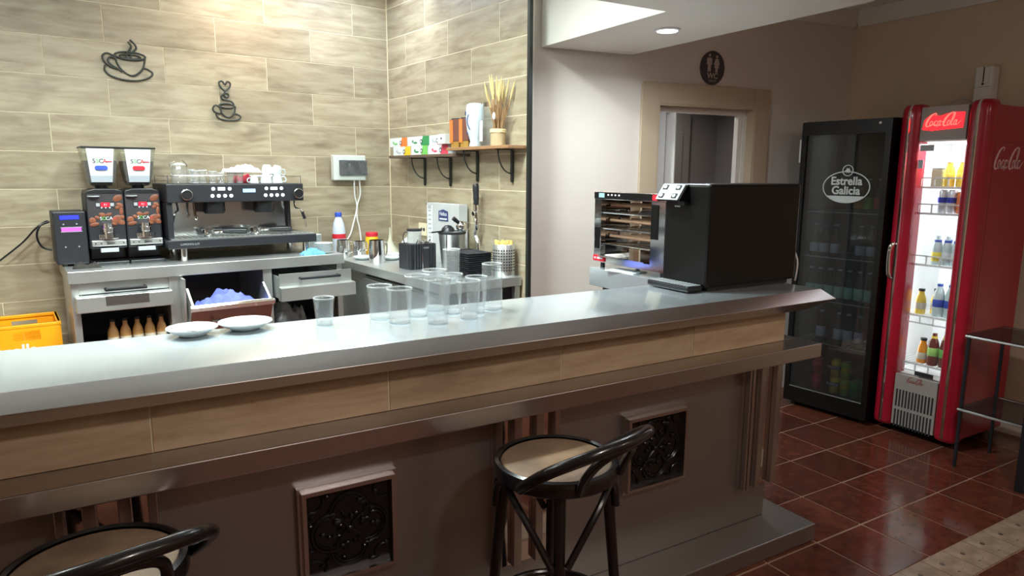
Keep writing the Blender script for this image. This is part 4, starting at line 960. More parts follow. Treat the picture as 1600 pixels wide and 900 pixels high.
stm = mat('wheat_straw', srgb(166, 132, 92), .7, var=.3, scale=30); ear = mat('wheat_ear', srgb(204, 184, 128), .7, var=.2, scale=60)
ms, me_ = MB(), MB(); rnd = random.Random(9)
for k in range(46):
    a = rnd.uniform(0, 6.28); r0 = .03*rnd.random(); lean = rnd.random()**1.3*.085; h = rnd.uniform(.20, .30)
    p0 = Vector((r0*math.cos(a), r0*math.sin(a)*.7, .05)); p1 = Vector(((r0+lean)*math.cos(a), max(-.06, min(.05, (r0+lean)*math.sin(a)*.6)), h))
    ms.tube([p0, (p0+p1)/2+Vector((0, 0, .01)), p1], .0022, 5)
    if k % 3 == 0:
        d = (p1-p0).normalized(); p2 = p1+d*.08; me_.tube([p1, p1+d*.03, p2, p2+d*.03], [.003, .0065, .005, .001], 6)
p0, p1 = Vector((.03, 0, .08)), Vector((.14, -.02, .27)); ms.tube(crv([p0, (.06, 0, .17), p1], 6), .0025, 5)
tag(ms.build('stems', stm, t), kind='stuff'); tag(me_.build('ears', ear, t), kind='stuff')
MB().sph((.022, -.045, .165), (.011, .008, .022), 8, 6).build('paper_tag', M['card'], t)

# ---------------------------------------------------------------- crates at the far left
def crate(z, label, letters):
    t = thing('bottle_crate', label, 'crate', bk(.01, 4.56, z), A, 'stacked yellow crates')
    w2, d2, H = .20, .165, .262; th = .012
    b = MB()
    for s in (-1, 1):      # long sides with a hand hole
        y0, y1 = (s*d2-th/2, s*d2+th/2)
        b.box(-w2, y0, 0, w2, y1, .172).box(-w2, y0, .172, -.01, y1, .226).box(.11, y0, .172, w2, y1, .226).box(-w2, y0, .226, w2, y1, H)
        x0, x1 = (s*w2-th/2, s*w2+th/2)
        b.box(x0, -d2, 0, x1, d2, .16).box(x0, -d2, .16, x1, -.05, .21).box(x0, .05, .16, x1, d2, .21).box(x0, -d2, .21, x1, d2, H)
    b.box(-w2, -d2, 0, w2, d2, .012); b.build('shell', M['crate'], t)
    MB().box(-w2-.008, -d2-.008, H-.02, w2+.008, -d2+.012, H).box(-w2-.008, d2-.012, H-.02, w2+.008, d2+.008, H).box(-w2-.008, -d2+.012, H-.02, -w2+.012, d2-.012, H).box(w2-.012, -d2+.012, H-.02, w2+.008, d2-.012, H).build('rim', M['crate'], t, bevel=.004)
    dv = MB()
    for k in range(1, 5): dv.box(-w2+.08*k-.004, -d2+.007, .012, -w2+.08*k+.004, d2-.007, .15)
    for k in range(1, 4): dv.box(-w2+.007, -d2+.0825*k-.004, .012, w2-.007, -d2+.0825*k+.004, .15)
    dv.build('divider', M['crate'], t)
    if letters: text('Estrella', .088, M['card'], t, face(-.035, -d2-.0072, .122), bold=.002)
crate(.0, 'yellow plastic bottle crate, lowest of the stack left of the coffee counter', False)
crate(.267, 'yellow plastic bottle crate, middle of the stack left of the coffee counter', False)
crate(.534, 'yellow plastic bottle crate with white lettering, topmost of the stack at the left', True)
# ================================================================ ON THE BAR
ZB = 1.12
def onbar(px, py): p = atz(px, py, ZB); return (p.x, p.y, ZB+.0003)
GB = 'plates on the bar top'
def barplate(label, loc, r, rz):
    t = thing('shallow_plate', label, 'plate', loc, rz, GB)
    MB().lathe([(0, .004), (r*.48, .0), (r*.52, .002), (r*.74, .011), (r, .024), (r*.985, .0265), (r*.72, .0145), (r*.5, .0075), (0, .0075)], 44).build('dish', M['porcelain'], t, smooth=60)
    return t
t = barplate('shallow white plate on the bar top, left one with dark lettering', onbar(301, 524), .072, 1.0)
q = MB(Matrix.Translation((.0, .0, .0078)) @ Matrix.Rotation(-1.5, 4, 'Z'))
for k in range(5): ribbon(q, [(-.03+.013*k, .018), (-.027+.013*k, .027), (-.022+.013*k, .017), (-.019+.013*k, .025)], .0028, .0004)
q.build('print', M['ink'], t)
barplate('shallow white plate on the bar top, right one, plain and slightly larger', onbar(384, 514), .080, 0)
GG = 'drinking glasses on the bar top'
tumbler('shot_glass', 'small clear tumbler standing alone right of the white plates', (.571, 2.150, ZB+.0003), .088, .026, .033, .018, GG)
tumbler('drinking_glass', 'short clear tumbler leftmost of the glass group, rear one', (.757, 2.150, ZB+.0003), .112, .033, .042, .012, GG)
tumbler('drinking_glass', 'short clear tumbler in front of the group at its left', (.793, 2.062, ZB+.0003), .113, .034, .042, .012, GG)
tumbler('drinking_glass', 'tall clear beer glass left behind the front beer glass', (.885, 2.135, ZB+.0003), .139, .033, .043, .015, GG)
tumbler('drinking_glass', 'tall clear beer glass at the very back of the group', (.975, 2.195, ZB+.0003), .144, .033, .043, .015, GG)
tumbler('drinking_glass', 'tall clear beer glass at the front of the glass group', (.897, 1.995, ZB+.0003), .145, .033, .044, .015, GG)
tumbler('drinking_glass', 'clear glass just right behind the front beer glass', (1.005, 2.115, ZB+.0003), .138, .028, .039, .014, GG)
tumbler('drinking_glass', 'clear tumbler with thick base right of the front beer glass', (1.018, 2.012, ZB+.0003), .127, .030, .042, .016, GG)
tumbler('drinking_glass', 'clear tumbler half hidden behind the thick-based tumbler', (1.085, 2.085, ZB+.0003), .127, .030, .040, .016, GG)
tumbler('drinking_glass', 'tall straight clear glass rightmost of the glass group', (1.166, 2.118, ZB+.0003), .164, .036, .037, .012, GG)
# black drinks machine (faces left)
t = thing('drinks_machine', 'black countertop water machine with four-button panel and drip tray on the bar', 'drinks machine', (2.085, 2.108, ZB), -PI/2)
Box(-.13, 0, .018, .13, .56, .441).build('case', M['blackgloss'], t, bevel=.012)
MB().box(-.11, .03, 0, -.08, .53, .018).box(.08, .03, 0, .11, .53, .018).build('foot', M['black'], t)
hd = MB().prism([(-.045, .372), (-.045, .385), (.02, .441), (.10, .441), (.10, .372)], -.128, .002, 'yz')
hd = MB(); hd.prism([(-.05, .368), (-.055, .376), (-.012, .436), (.05, .441), (.05, .368)], -.128, .012, 'yz').build('dispenser_head', M['blackgloss'], t, bevel=.006)
tl = math.atan2(.043, .060)
pm = Matrix.Translation((-.058, -.0345, .406)) @ Matrix.Rotation(-tl, 4, 'X')
pn = MB(pm); pn.box(-.065, -.004, -.040, .065, .0, .040); pnl = pn.build('button_panel', mat('pale_panel', srgb(206, 220, 224), .3), t, bevel=.003)
for x in (-.038, .038):
    for z in (-.022, .02):
        k = MB(pm); k.box(x-.013, -.007, z-.011, x+.013, -.004, z+.011); kb = k.build('button', M['ink'], pnl)
        k = MB(pm); k.cyl((x, -.009, z), .007, .003, 12, axis='y'); k.build('button_lamp', M['lit'], kb)
Box(-.02, -.03, .352, .02, -.01, .368).build('nozzle', M['black'], t)
MB().box(-.066, -.0018, .343, -.034, -.0008, .349).build('model_plate', M['inkgrey'], t)
Box(-.13, -.085, .004, .115, .0, .030).build('drip_tray', M['black'], t, bevel=.008)
sl = MB()
for k in range(13): sl.box(-.118+.018*k, -.080, .0302, -.118+.018*k+.009, -.006, .0310)
sl.build('tray_grid', mat('bright_grid', srgb(216, 226, 230), .3, .3), t)
MB().box(.045, .06, .4385, .06, .10, .4425).build('top_badge', M['inkgrey'], t)
MB().tube(crv([(.10, .565, .16), (.12, .58, .10), (.115, .585, .03), (.10, .60, .004)], 6), .004, 6).build('power_cable', M['white'], t)
# glass toaster oven (faces left)
t = thing('toaster_oven', 'chrome three-level open toaster oven on the bar return behind the black machine', 'oven', (2.175, 2.585, ZB), -PI/2)
w2 = .265; HZ = .392
MB().box(-w2, 0, .03, w2, .30, .06).build('bottom', M['chrome'], t)
Box(-w2, -.006, .352, w2, .30, HZ).build('top_case', M['chrome'], t, bevel=.003)
Box(-w2+.006, -.009, .358, w2-.04, -.0062, .388).build('top_band', M['blackgloss'], t)
Box(-w2+.045, -.0105, .362, -w2+.09, -.0092, .384).build('sticker', mat('pale_blue_sticker', srgb(150, 196, 206), .5), t)
k = MB()
for i in range(4): k.sph((-w2+.12+.028*i, -.010, .376), (.006, .002, .004), 8, 5)
k.build('indicator', M['lit'], t)
Box(w2-.085, -.011, .36, w2-.045, -.0092, .386).build('red_switch', M['redprint'], t)
MB().box(-w2, 0, .06, -w2+.055, .03, .352).build('left_pillar', M['chrome'], t)
MB().box(-w2+.008, -.003, .10, -w2+.046, -.0003, .21).build('pillar_window', M['blackgloss'], t)
MB().box(w2-.10, 0, .06, w2, .05, .352).build('right_pillar', M['chrome'], t)
MB().box(w2-.098, -.003, .18, w2-.05, -.0003, .34).build('control_strip', M['blackgloss'], t)
MB().box(-w2+.055, .27, .06, w2-.10, .30, .352).build('back_panel', M['mirror'], t)
MB().box(-w2, .03, .06, -w2+.008, .30, .352).build('side_panel', M['mirror'], t); MB().box(w2-.008, .05, .06, w2, .30, .352).build('side_panel', M['mirror'], t)
for z in (.125, .205, .285):
    g = MB().tube([(-w2+.058, .01, z), (w2-.103, .01, z)], .004, 6).tube([(-w2+.058, .26, z), (w2-.103, .26, z)], .004, 6)
    for i in range(24): g.tube([(-w2+.07+.0145*i, .01, z+.003), (-w2+.07+.0145*i, .26, z+.003)], .0018, 5)
    g.build('rack', M['chrome'], t)
M['element'] = mat('heating_element', srgb(150, 120, 96), .5, .3, var=.3, scale=60)
for z in (.165, .245, .325):
    g = MB()
    for y in (.06, .13, .20): g.tube([(-w2+.06, y, z), (w2-.105, y, z)], .007, 8)
    g.build('heating_element', M['element'], t)
Box(-w2+.003, -.006, .036, -w2+.095, -.0008, .066).build('red_badge', M['redprint'], t)
MB().box(-w2+.036, -.0072, .047, -w2+.082, -.0062, .056).cyl((-w2+.02, -.0072, .051), .006, .001, 12, axis='y').build('badge_print', M['card'], t)
for x, y in ((-w2+.04, .03), (w2-.04, .03), (-w2+.04, .27), (w2-.04, .27)): MB().cyl((x, y, 0), .012, .03, 12).build('foot', M['black'], t)
MB().box(-w2+.06, -.02, .062, w2-.12, .26, .068).build('crumb_tray', M['mirror'], t)
o = MB().box(-.09, -.055, 0, .09, .055, .004).build('napkin_sheet', M['card'], loc=(2.20, 2.62, ZB+.0005), rz=-PI/2+.2); tag(o, 'white paper sheet lying under the toaster oven', 'paper')

# ================================================================ STOOLS
def stool(c, label, rz):
    t = thing('bar_stool', label, 'bar stool', (c[0], c[1], 0), rz, 'black bentwood bar stools')
    R, Z = .174, .775
    MB().lathe([(0, Z), (R-.02, Z+.002), (R-.012, Z-.002), (R-.012, Z-.02), (0, Z-.02)], 44).build('seat', M['leather'], t, smooth=40)
    MB().lathe([(R-.0115, Z+.004), (R-.004, Z+.009), (R+.006, Z+.005), (R+.010, Z-.008), (R+.008, Z-.034), (R-.002, Z-.042), (R-.03, Z-.042), (R-.03, Z-.021), (R-.0115, Z-.021)], 44).build('seat_ring', M['bentwood'], t, smooth=40)
    for k in range(4):
        a = PI/4+k*PI/2; x0, y0, x1, y1 = (R-.025)*math.cos(a), (R-.025)*math.sin(a), (R+.045)*math.cos(a), (R+.045)*math.sin(a)
        MB().tube([(x0, y0, Z-.03), (x0+(x1-x0)*.3, y0+(y1-y0)*.3, Z*.66), (x1, y1, .0)], [.0175, .0165, .0125], 12).build('leg', M['bentwood'], t)
    for k in range(4):      # arched braces: short end on one leg, long arm down to its neighbour
        ka, kb = ((k, k+1) if k % 2 else (k+1, k))
        aA, aB = PI/4+ka*PI/2, PI/4+kb*PI/2; sg_ = 1 if aB > aA else -1; r = R-.010
        def P(a, rr, z): return (rr*math.cos(a), rr*math.sin(a), z)
        MB().tube(crv([P(aA+sg_*.10, r+.014, .64), P(aA+sg_*.11, r+.010, .69), P(aA+sg_*.20, r+.002, .720), P(aA+sg_*.42, r-.004, .722), P(aA+sg_*.78, r+.002, .692), P(aA+sg_*1.12, r+.008, .63), P(aB-sg_*.13, r+.012, .535)], 5), .0105, 9).build('brace', M['bentwood'], t)
    MB().tube([((R+.012)*math.cos(2*PI*k/40), (R+.012)*math.sin(2*PI*k/40), .30) for k in range(40)], .011, 10, True).build('foot_ring', M['bentwood'], t)
    # low back: wide outer hoop and smaller inner hoop, both springing from the seat ring on the -y side
    MB().tube(crv([(-.182, -.03, Z-.02), (-.196, -.08, Z+.018), (-.192, -.15, Z+.07), (-.125, -.232, Z+.118), (0, -.265, Z+.134), (.125, -.232, Z+.118), (.192, -.15, Z+.07), (.196, -.08, Z+.018), (.182, -.03, Z-.02)], 7), .0165, 12).build('back_hoop', M['bentwood'], t)
    MB().tube(crv([(-.09, -.163, Z-.02), (-.092, -.18, Z+.025), (-.075, -.212, Z+.075), (-.03, -.238, Z+.103), (.03, -.238, Z+.103), (.075, -.212, Z+.075), (.092, -.18, Z+.025), (.09, -.163, Z-.02)], 7), .0125, 12).build('inner_hoop', M['bentwood'], t)
    return t
stool((1.075, 1.565), 'black bentwood bar stool with worn tan seat before the middle of the bar', .26)
c2 = atz(208, 828, .78)
stool((c2.x-.076, c2.y-.121), 'black bentwood bar stool with worn tan seat cut off by the lower left edge', .22)

# ================================================================ BLACK FRIDGE
AF = math.radians(-90+7)
bf = thing('black_fridge', 'tall black glass-door beer fridge against the far wall', 'fridge', ((4.03+4.10)/2+.0, (3.04+2.47)/2, 0), AF)
w2, D, H = .287, .54, 1.945
MB().box(-w2, .04, .03, -w2+.035, D, H).box(w2-.035, .04, .03, w2, D, H).box(-w2+.035, .04, H-.05, w2-.035, D, H).box(-w2+.035, .04, .03, w2-.035, D, .13).box(-w2+.035, D-.03, .13, w2-.035, D, H-.05).build('cabinet', M['blackgloss'], bf)
for x in (-w2+.05, w2-.05):
    for y in (.06, D-.06): MB().cyl((x, y, 0), .02, .03, 12).build('foot', M['black'], bf)
df = MB().box(-w2, 0, .035, -w2+.035, .039, H-.005).box(w2-.035, 0, .035, w2, .039, H-.005).box(-w2+.035, 0, H-.09, w2-.035, .039, H-.005).box(-w2+.035, 0, .035, w2-.035, .039, .14)
dfo = df.build('door_frame', M['blackgloss'], bf)
pn = MB().box(-w2+.035, .012, .14, w2-.035, .020, H-.09).build('door_pane', M['panedark'], dfo)
MB().box(-w2-.012, .0, 1.68, -w2-.001, .02, 1.83).build('hinge_cover', M['steel'], dfo)
MB().box(-w2+.035, .004, .138, w2-.035, .011, .143).build('sill_strip', M['steel'], dfo)
MB().cyl((.215, -.002, H-.03), .008, .003, 10, axis='y').build('badge', M['card'], dfo)
# logo on the pane
lg = MB(face(.03, .0112, 1.523)); ribbon(lg, [(.15*math.cos(a), .098*math.sin(a)) for a in [2*PI*k/36 for k in range(36)]], .006, .0008, 2, True)
M['logo'] = mat('frosted_logo', srgb(196, 206, 204), .6, emis=.05)  # frosted print, with a faint glow put into its colour
L1 = lg.build('logo_oval', M['logo'], pn)
q = MB(face(.03, .0112, 1.523)); pts = [(.148*math.cos(a), .096*math.sin(a)) for a in [PI+.62+(PI-1.24)*k/16 for k in range(17)]]; q.prism(pts, 0, .0008); q.build('logo_base', M['logo'], pn)
text('Estrella', .072, M['logo'], pn, face(.03, .0112, 1.560), extrude=.0004, sx=.95, bold=.002); text('Galicia', .072, M['logo'], pn, face(.03, .0112, 1.500), extrude=.0004, sx=.95, bold=.002)
q = MB(face(.035, .0110, 1.628)); ribbon(q, [(.033*math.cos(a), .033*math.sin(a)) for a in [2*PI*k/20 for k in range(20)]], .005, .0008, 2, True)
st_ = []
for k in range(12): a = 2*PI*k/12; r = .020 if k % 2 == 0 else .010; st_.append((r*math.cos(a), r*math.sin(a)))
q.prism(st_, 0, .0008); q.build('logo_star', M['logo'], pn)
M['darkgreen'] = mat('green_bottle_glass', srgb(26, 52, 38), .12, coat=.3)
M['brownb'] = mat('brown_beer_glass', srgb(44, 28, 18), .12, coat=.3)
M['palegreenlab'] = mat('pale_green_label', srgb(150, 200, 180), .6, var=.1)
SHZ = (.14, .475, .765, 1.06, 1.36)
for z in SHZ[1:]:
    g = MB().box(-w2+.036, .05, z-.006, w2-.036, .056, z).box(-w2+.036, .44, z-.006, w2-.036, .446, z)
    for k in range(15): g.box(-w2+.045+.034*k, .05, z-.004, -w2+.048+.034*k, .446, z)
    g.build('wire_shelf', M['steel'], bf)
Rf = Matrix.Rotation(AF, 4, 'Z'); base_f = bf.location
def inbf(x, y, z): p = Rf @ Vector((x, y, z)); return (base_f[0]+p.x, base_f[1]+p.y, z)
bprof = [(0, 0), (.028, 0), (.030, .004), (.030, .12), (.026, .145), (.0145, .175), (.0135, .215), (0, .215)]
ordn = ['first', 'second', 'third', 'fourth', 'fifth', 'sixth', 'seventh']
for k in range(7):
    bottle('beer_bottle', 'green beer bottle with pale label, black fridge middle shelf, %s from left' % ordn[k], 'bottle', bprof, M['darkgreen'], .010, inbf(-.195+.066*k, .085, .7653), .03, .075, .0306, .208, .0155, M['inkgrey'], M['palegreenlab'], 'bottles in the black fridge', AF)
for k, x in enumerate((-.185, -.12, -.045, .12, .19)):
    bottle('beer_bottle', 'brown beer bottle, black fridge upper shelf behind the logo, %s from left' % ordn[k], 'bottle', bprof, M['brownb'], .010, inbf(x, .085, 1.0603), .03, .06, .0306, .208, .0155, M['inkgrey'], M['greycard'], 'bottles in the black fridge', AF)
for k, x in enumerate((-.1, .02, .085, .16)):
    bottle('beer_bottle', 'brown bottle, black fridge shelf above the cans, %s from left' % ordn[k], 'bottle', bprof, M['brownb'], .010, inbf(x, .09, .4753), .04, .07, .0306, .208, .0155, M['inkgrey'], M['greycard'], 'bottles in the black fridge', AF)
for k, (x, mt_) in enumerate(((.08, 'yellow'), (.145, 'green'), (.21, 'redprint'))):
    bottle('beer_bottle', 'bottle with %s label on the top shelf of the black fridge' % ('yellow', 'green', 'red')[k], 'bottle', bprof, M['darkgreen'], .010, inbf(x, .09, 1.3603), .03, .07, .0306, .208, .0155, M['inkgrey'], M[mt_], 'bottles in the black fridge', AF)
M['canalu'] = steel('can_aluminium', (.7, .7, .7), .3, (1, 1, 1))
def can(label, loc, mt, txt, tm_, rz, grp, r=.033, h=.115, fm=None):
    t = thing('drink_can', label, 'can', loc, rz, grp)
    MB().lathe([(0, 0), (r*.8, 0), (r, .008), (r, h-.012), (r*.82, h-.002), (r*.82, h), (r*.76, h-.004), (0, h-.004)], 22).build('can_body', mt, t, smooth=40)
    MB().lathe([(r*.83, h-.003), (r*.84, h+.001), (r*.76, h+.001), (r*.75, h-.004)], 22).build('rim', M['canalu'], t)
    if fm: MB().lathe([(r+.0004, h*.45), (r+.0006, h*.47), (r+.0006, h*.66), (r+.0004, h*.68)], 22).build('print_band', fm, t)
    if txt: text(txt, .028, tm_, t, face(0, -r-.0016, h*.565), sx=.9)
M['lemon'] = mat('lemon_can', srgb(214, 200, 50), .35, .3); M['lime'] = mat('lime_can', srgb(150, 190, 70), .35, .3); M['greencan'] = mat('green_can', srgb(30, 140, 60), .35, .3)
GC = 'cans on the floor of the black fridge'
for lv, z in (('lower', .1405), ('upper', .2565)):
    can('yellow lemon can with blue lettering on the bottom of the black fridge, %s one' % lv, inbf(.028, .09, z), M['lemon'], 'FANTA', M['card'], AF, GC, fm=M['navy'])
    can('pale lime can beside the yellow one in the black fridge, %s one' % lv, inbf(.098, .09, z), M['lime'], '', None, AF, GC, fm=M['lemon'])
can('bright green can at the right of the black fridge bottom, nearer the lime cans', inbf(.165, .088, .1405), M['greencan'], '', None, AF, GC)
can('bright green can at the far right of the black fridge bottom', inbf(.2245, .10, .1405), M['greencan'], '', None, AF, GC, r=.026)
can('dark green can behind the bright green cans in the black fridge', inbf(.185, .17, .1405), M['dgreen'], '', None, AF, GC)
for lv, z in (('lower', .1405), ('upper', .2565)):
    can('red cola can on the bottom of the black fridge left side, %s one' % lv, inbf(-.10, .09, z), mat('red_can', srgb(190, 30, 40), .35, .3), '', None, AF, GC, fm=M['pink'])

# ================================================================ RED FRIDGE
rf = thing('red_fridge', 'narrow red retro drinks fridge with lit interior and chrome strips', 'fridge', (4.14, 2.205, 0), -PI/2)
w2, D, H = .25, .56, 1.985
MB().box(-w2, .045, .06, -w2+.05, D, H).box(w2-.05, .045, .06, w2, D, H).box(-w2+.05, .05, 1.80, w2-.05, D, H).box(-w2+.05, .05, .06, w2-.05, D, .385).build('cabinet', M['red'], rf, bevel=.01)
MB().box(-w2+.0501, .055, .386, -w2+.056, D-.03, 1.799).box(w2-.056, .055, .386, w2-.0501, D-.03, 1.799).box(-w2+.056, D-.05, .386, w2-.056, D-.03, 1.799).box(-w2+.056, .055, .386, w2-.056, D-.05, .39).box(-w2+.056, .055, 1.795, w2-.056, D-.05, 1.799).build('liner', M['white'], rf)
MB().box(-w2+.05, D-.03, .385, w2-.05, D, 1.80).build('rear_panel', M['red'], rf)
rail = MB()
for x in (-.11, .02, .11): rail.box(x-.004, D-.053, .40, x+.004, D-.0501, 1.78)
rail.build('shelf_rail', M['inkgrey'], rf)
# rounded pillars with chrome strips
for s in (-1, 1):
    xc = s*.187; hw = .060
    out = []
    for k in range(11):
        a = PI*k/10; out.append((xc-hw*math.cos(a), .045-.052*math.sin(a)**.6))
    poly = out+[(xc+hw, .10), (xc-hw, .10)]
    rings = [[(x, y, z) for x, y in poly] for z in (.075, 1.93)]
    def shr(f, z): return [(xc+(x-xc)*f, .10+(y-.10)*f, z) for x, y in poly]
    rings = [shr(.86, .045), shr(.96, .055), shr(1, .075)]+[shr(1, 1.93), shr(.985, 1.965), shr(.93, 1.99), shr(.8, 2.008), shr(.55, 2.014)]
    p = MB().loft(rings).build('pillar', M['red'], rf, smooth=50)
    cs = MB(); pth = [(xc, -.0085, .07), (xc, -.0085, 1.93), (xc, -.0045, 1.965), (xc, .006, 1.992), (xc, .025, 2.010)]
    cs.tube(pth, .009, 8); cs.build('chrome_strip', M['chrome'], p)
hx = .127
M['headpan'] = mat('grey_header_panel', srgb(150, 144, 138), .4)
hp = Box(-hx, .012, 1.80, hx, .05, 1.99).build('header', M['headpan'], rf)
q = MB(face(0, .0118, 1.905)); q.prism([(-.115, -.042), (-.06, -.050), (0, -.046), (.108, -.040), (.112, .044), (.05, .047), (.015, .040), (-.02, .030), (-.075, .038), (-.105, .012)], 0, .004)
sg = q.build('lit_sign', emit('red_lit_sign', (1, .012, .02, 1), 2.2), hp)
def script(mb, s, x0=0, z0=0):
    """flowing pen lettering of the word on the fridge"""
    def S(pts, w): ribbon(mb, [((x0+p[0])*s+p[1]*s*.18, (z0+p[1])*s) for p in pts], [q*s for q in w] if isinstance(w, list) else w*s, .0016)
    def O(cx, w=.10, h=.19): S([(cx+w*math.cos(a), .24+h*math.sin(a)) for a in [2*PI*k/12 for k in range(12)]]+[(cx+w, .24)], .06)
    capC = [(.62, .84), (.66, .98), (.52, 1.02), (.28, .85), (.10, .50), (.06, .16), (.18, .02), (.40, .08), (.60, .16), (.82, .10), (1.0, -.06)]
    S(capC, [.02, .07, .06, .12, .15, .14, .10, .06, .07, .10, .01])
    O(.44); S([(.86, .40), (.78, .44), (.68, .30), (.70, .10), (.80, .06), (.92, .16)], [.07, .05, .08, .08, .05, .04]); O(1.04, .09); S([(1.15, .44), (1.12, .20), (1.17, .06), (1.26, .14)], [.07, .07, .06, .03])
    S([(1.24, .34), (1.40, .36)], .06)
    S([(x+1.36, y) for x, y in capC[:8]], [.02, .07, .06, .12, .15, .14, .10, .03])
    O(1.80); S([(1.96, .18), (2.10, .60), (2.12, .95), (2.04, .98), (2.0, .60), (2.0, .14), (2.08, .06), (2.16, .16)], [.03, .06, .06, .06, .07, .07, .06, .03])
    O(2.28, .09); S([(2.39, .44), (2.36, .20), (2.41, .06), (2.52, .14), (2.72, .40)], [.07, .07, .06, .04, .01])
q = MB(face(-.100, .0076, 1.878)); script(q, .071); q.build('sign_lettering', emit('pale_red_sign_lettering', (1, .16, .12, 1), 1.5), sg)
gp = Box(-hx, .012, .062, hx, .05, .385).build('grille', M['headpan'], rf)
for zr in (.235, .105):
    for k in range(12): Box(-.108+.0195*k-.005, .0105, zr-.055, -.108+.0195*k+.005, .013, zr+.055).build('slot', M['ink'], gp)
q = MB(face(-.055, .0118, .345)); script(q, .038); q.build('faint_lettering', mat('dull_red_lettering', srgb(150, 70, 66), .5), gp)
pn = MB().box(-hx, .024, .386, hx, .030, 1.799).build('door_pane', M['pane'], rf)
MB().box(-hx+.006, .021, 1.74, -hx+.085, .0235, 1.775).build('sticker', M['inkgrey'], pn); MB().box(-hx+.001, .021, 1.64, -hx+.030, .0235, 1.69).build('sticker', M['greycard'], pn)
MB().box(.012-.03, .018, .40, .09, .0235, .425).build('pane_label', M['ink'], pn)
hl = MB().tube(crv([(-.187, -.01, 1.19), (-.20, -.045, 1.18), (-.205, -.05, 1.10), (-.20, -.045, 1.0), (-.19, -.03, .975)], 6), [.008]*4+[.012]*16+[.008]*5, 10)
hl.build('handle', M['chrome'], rf)
for x in (-.18, .18): MB().lathe([(0, -.012), (.028, -.012), (.028, .012), (0, .012)], 16, (x, .12, .028), 'x').build('castor', M['blackmat'], rf)
for x in (-.18, .18): MB().lathe([(0, -.012), (.028, -.012), (.028, .012), (0, .012)], 16, (x, .48, .028), 'x').build('castor', M['blackmat'], rf)
MB().box(-.2, .10, .03, .2, .50, .0595).build('underframe', M['black'], rf)
# interior light strips, shelves
M['strip'] = emit('fridge_led_strip', (.86, .92, 1, 1), 8)
for s in (-1, 1): MB().box(s*.165-.008, .1005, .45, s*.165+.008, .110, 1.76).build('led_strip', M['strip'], rf)
al = area('fridge_light', (0, .15, 1.785), 3.5, (.86, .92, 1), .2); al.parent = rf
for s in (-1, 1):
    l2 = area('strip_light', (s*.165, .1125, 1.10), 2.0, (.86, .92, 1), .02, (PI/2, 0, s*.40)); l2.data.shape = 'RECTANGLE'; l2.data.size_y = 1.3; l2.parent = rf
RSH = (.457, .760, 1.071, 1.380, 1.535)
for z in RSH:
    g = MB().box(-.19, .085, z-.012, .19, .092, z)
    for k in range(13): g.box(-.188+.031*k, .09, z-.006, -.185+.031*k, .50, z)
    g.box(-.19, .494, z-.006, .19, .50, z)
    dz = .05 if z > 1 else -.05
    g.box(-.13, .078, z+dz-.004, .19, .083, z+dz+.004)
    for k in range(5): g.box(-.13+.078*k-.004, .078, min(z, z+dz), -.13+.078*k+.004, .083, max(z, z+dz))
    tag(g.build('wire_shelf', M['white'], rf), 'white wire shelf')
Rr = Matrix.Rotation(-PI/2, 4, 'Z')
def inrf(x, y, z): p = Rr @ Vector((x, y, 0)); return (4.14+p.x, 2.205+p.y, z+.0004)
M['yjuice'] = mat('yellow_juice', srgb(238, 204, 70), .2, var=.06, coat=.3); M['ojuice'] = mat('orange_juice', srgb(240, 150, 30), .2, var=.06, coat=.3)
M['clearb'] = mat('clear_tonic', srgb(206, 226, 226), .15, coat=.4); M['cola'] = mat('brown_soda', srgb(110, 44, 30), .15, coat=.4); M['lgreen'] = mat('light_green_label', srgb(160, 214, 110), .5)
M['ylab'] = mat('yellow_label', srgb(246, 226, 90), .5)
GR = 'drinks in the red fridge'
jp = [(0, 0), (.027, 0), (.030, .004), (.030, .07), (.027, .095), (.017, .125), (.016, .142), (0, .142)]
def rb_(nm, label, prof, mt, x, y, z, zl, hl_, labm, capz, capr, capm): return bottle(nm, label, 'bottle', prof, mt, .014, inrf(x, y, z), zl, hl_, prof[3][0]+.0006, capz, capr, capm, labm, GR, -PI/2)
for k, (x, y) in enumerate(((.005, .125), (.072, .135), (.038, .21), (.105, .21))):
    rb_('juice_bottle', 'yellow juice bottle on the top shelf of the red fridge, %s' % ('front left', 'front right', 'rear left', 'rear right')[k], jp, M['yjuice'], x, y, RSH[4], .035, .045, M['ylab'], .140, .0185, M['white'])
o = thing('tea_pack', 'grey-green drink carton left on the top shelf of the red fridge', 'carton', inrf(-.065, .15, RSH[4]), -PI/2); Box(-.03, -.03, 0, .03, .03, .10).build('carton', mat('grey_green_carton', srgb(146, 140, 112), .5), o, bevel=.002); Box(-.028, -.028, .10, .028, .028, .106).build('fold', M['ink'], o)
M['silverblue'] = mat('blue_silver_can', srgb(40, 60, 190), .3, .4); M['silvercan'] = mat('silver_can', srgb(206, 212, 222), .3, .4)
for k, x in enumerate((-.02, .036)):
    can('slim blue and silver energy drink can on the second shelf of the red fridge, %s' % ('left', 'right')[k], inrf(x, .13, RSH[3]), M['silvercan'], '', None, -PI/2, GR, r=.026, h=.135, fm=M['silverblue'])
for k, x in enumerate((.088, .125)):
    can('slim orange can on the second shelf of the red fridge, %s' % ('left', 'right')[k], inrf(x, .13+.055*k, RSH[3]), M['orange'], '', None, -PI/2, GR, r=.027, h=.125)
tp = [(0, 0), (.026, 0), (.028, .004), (.028, .10), (.024, .125), (.013, .150), (.012, .172), (0, .172)]
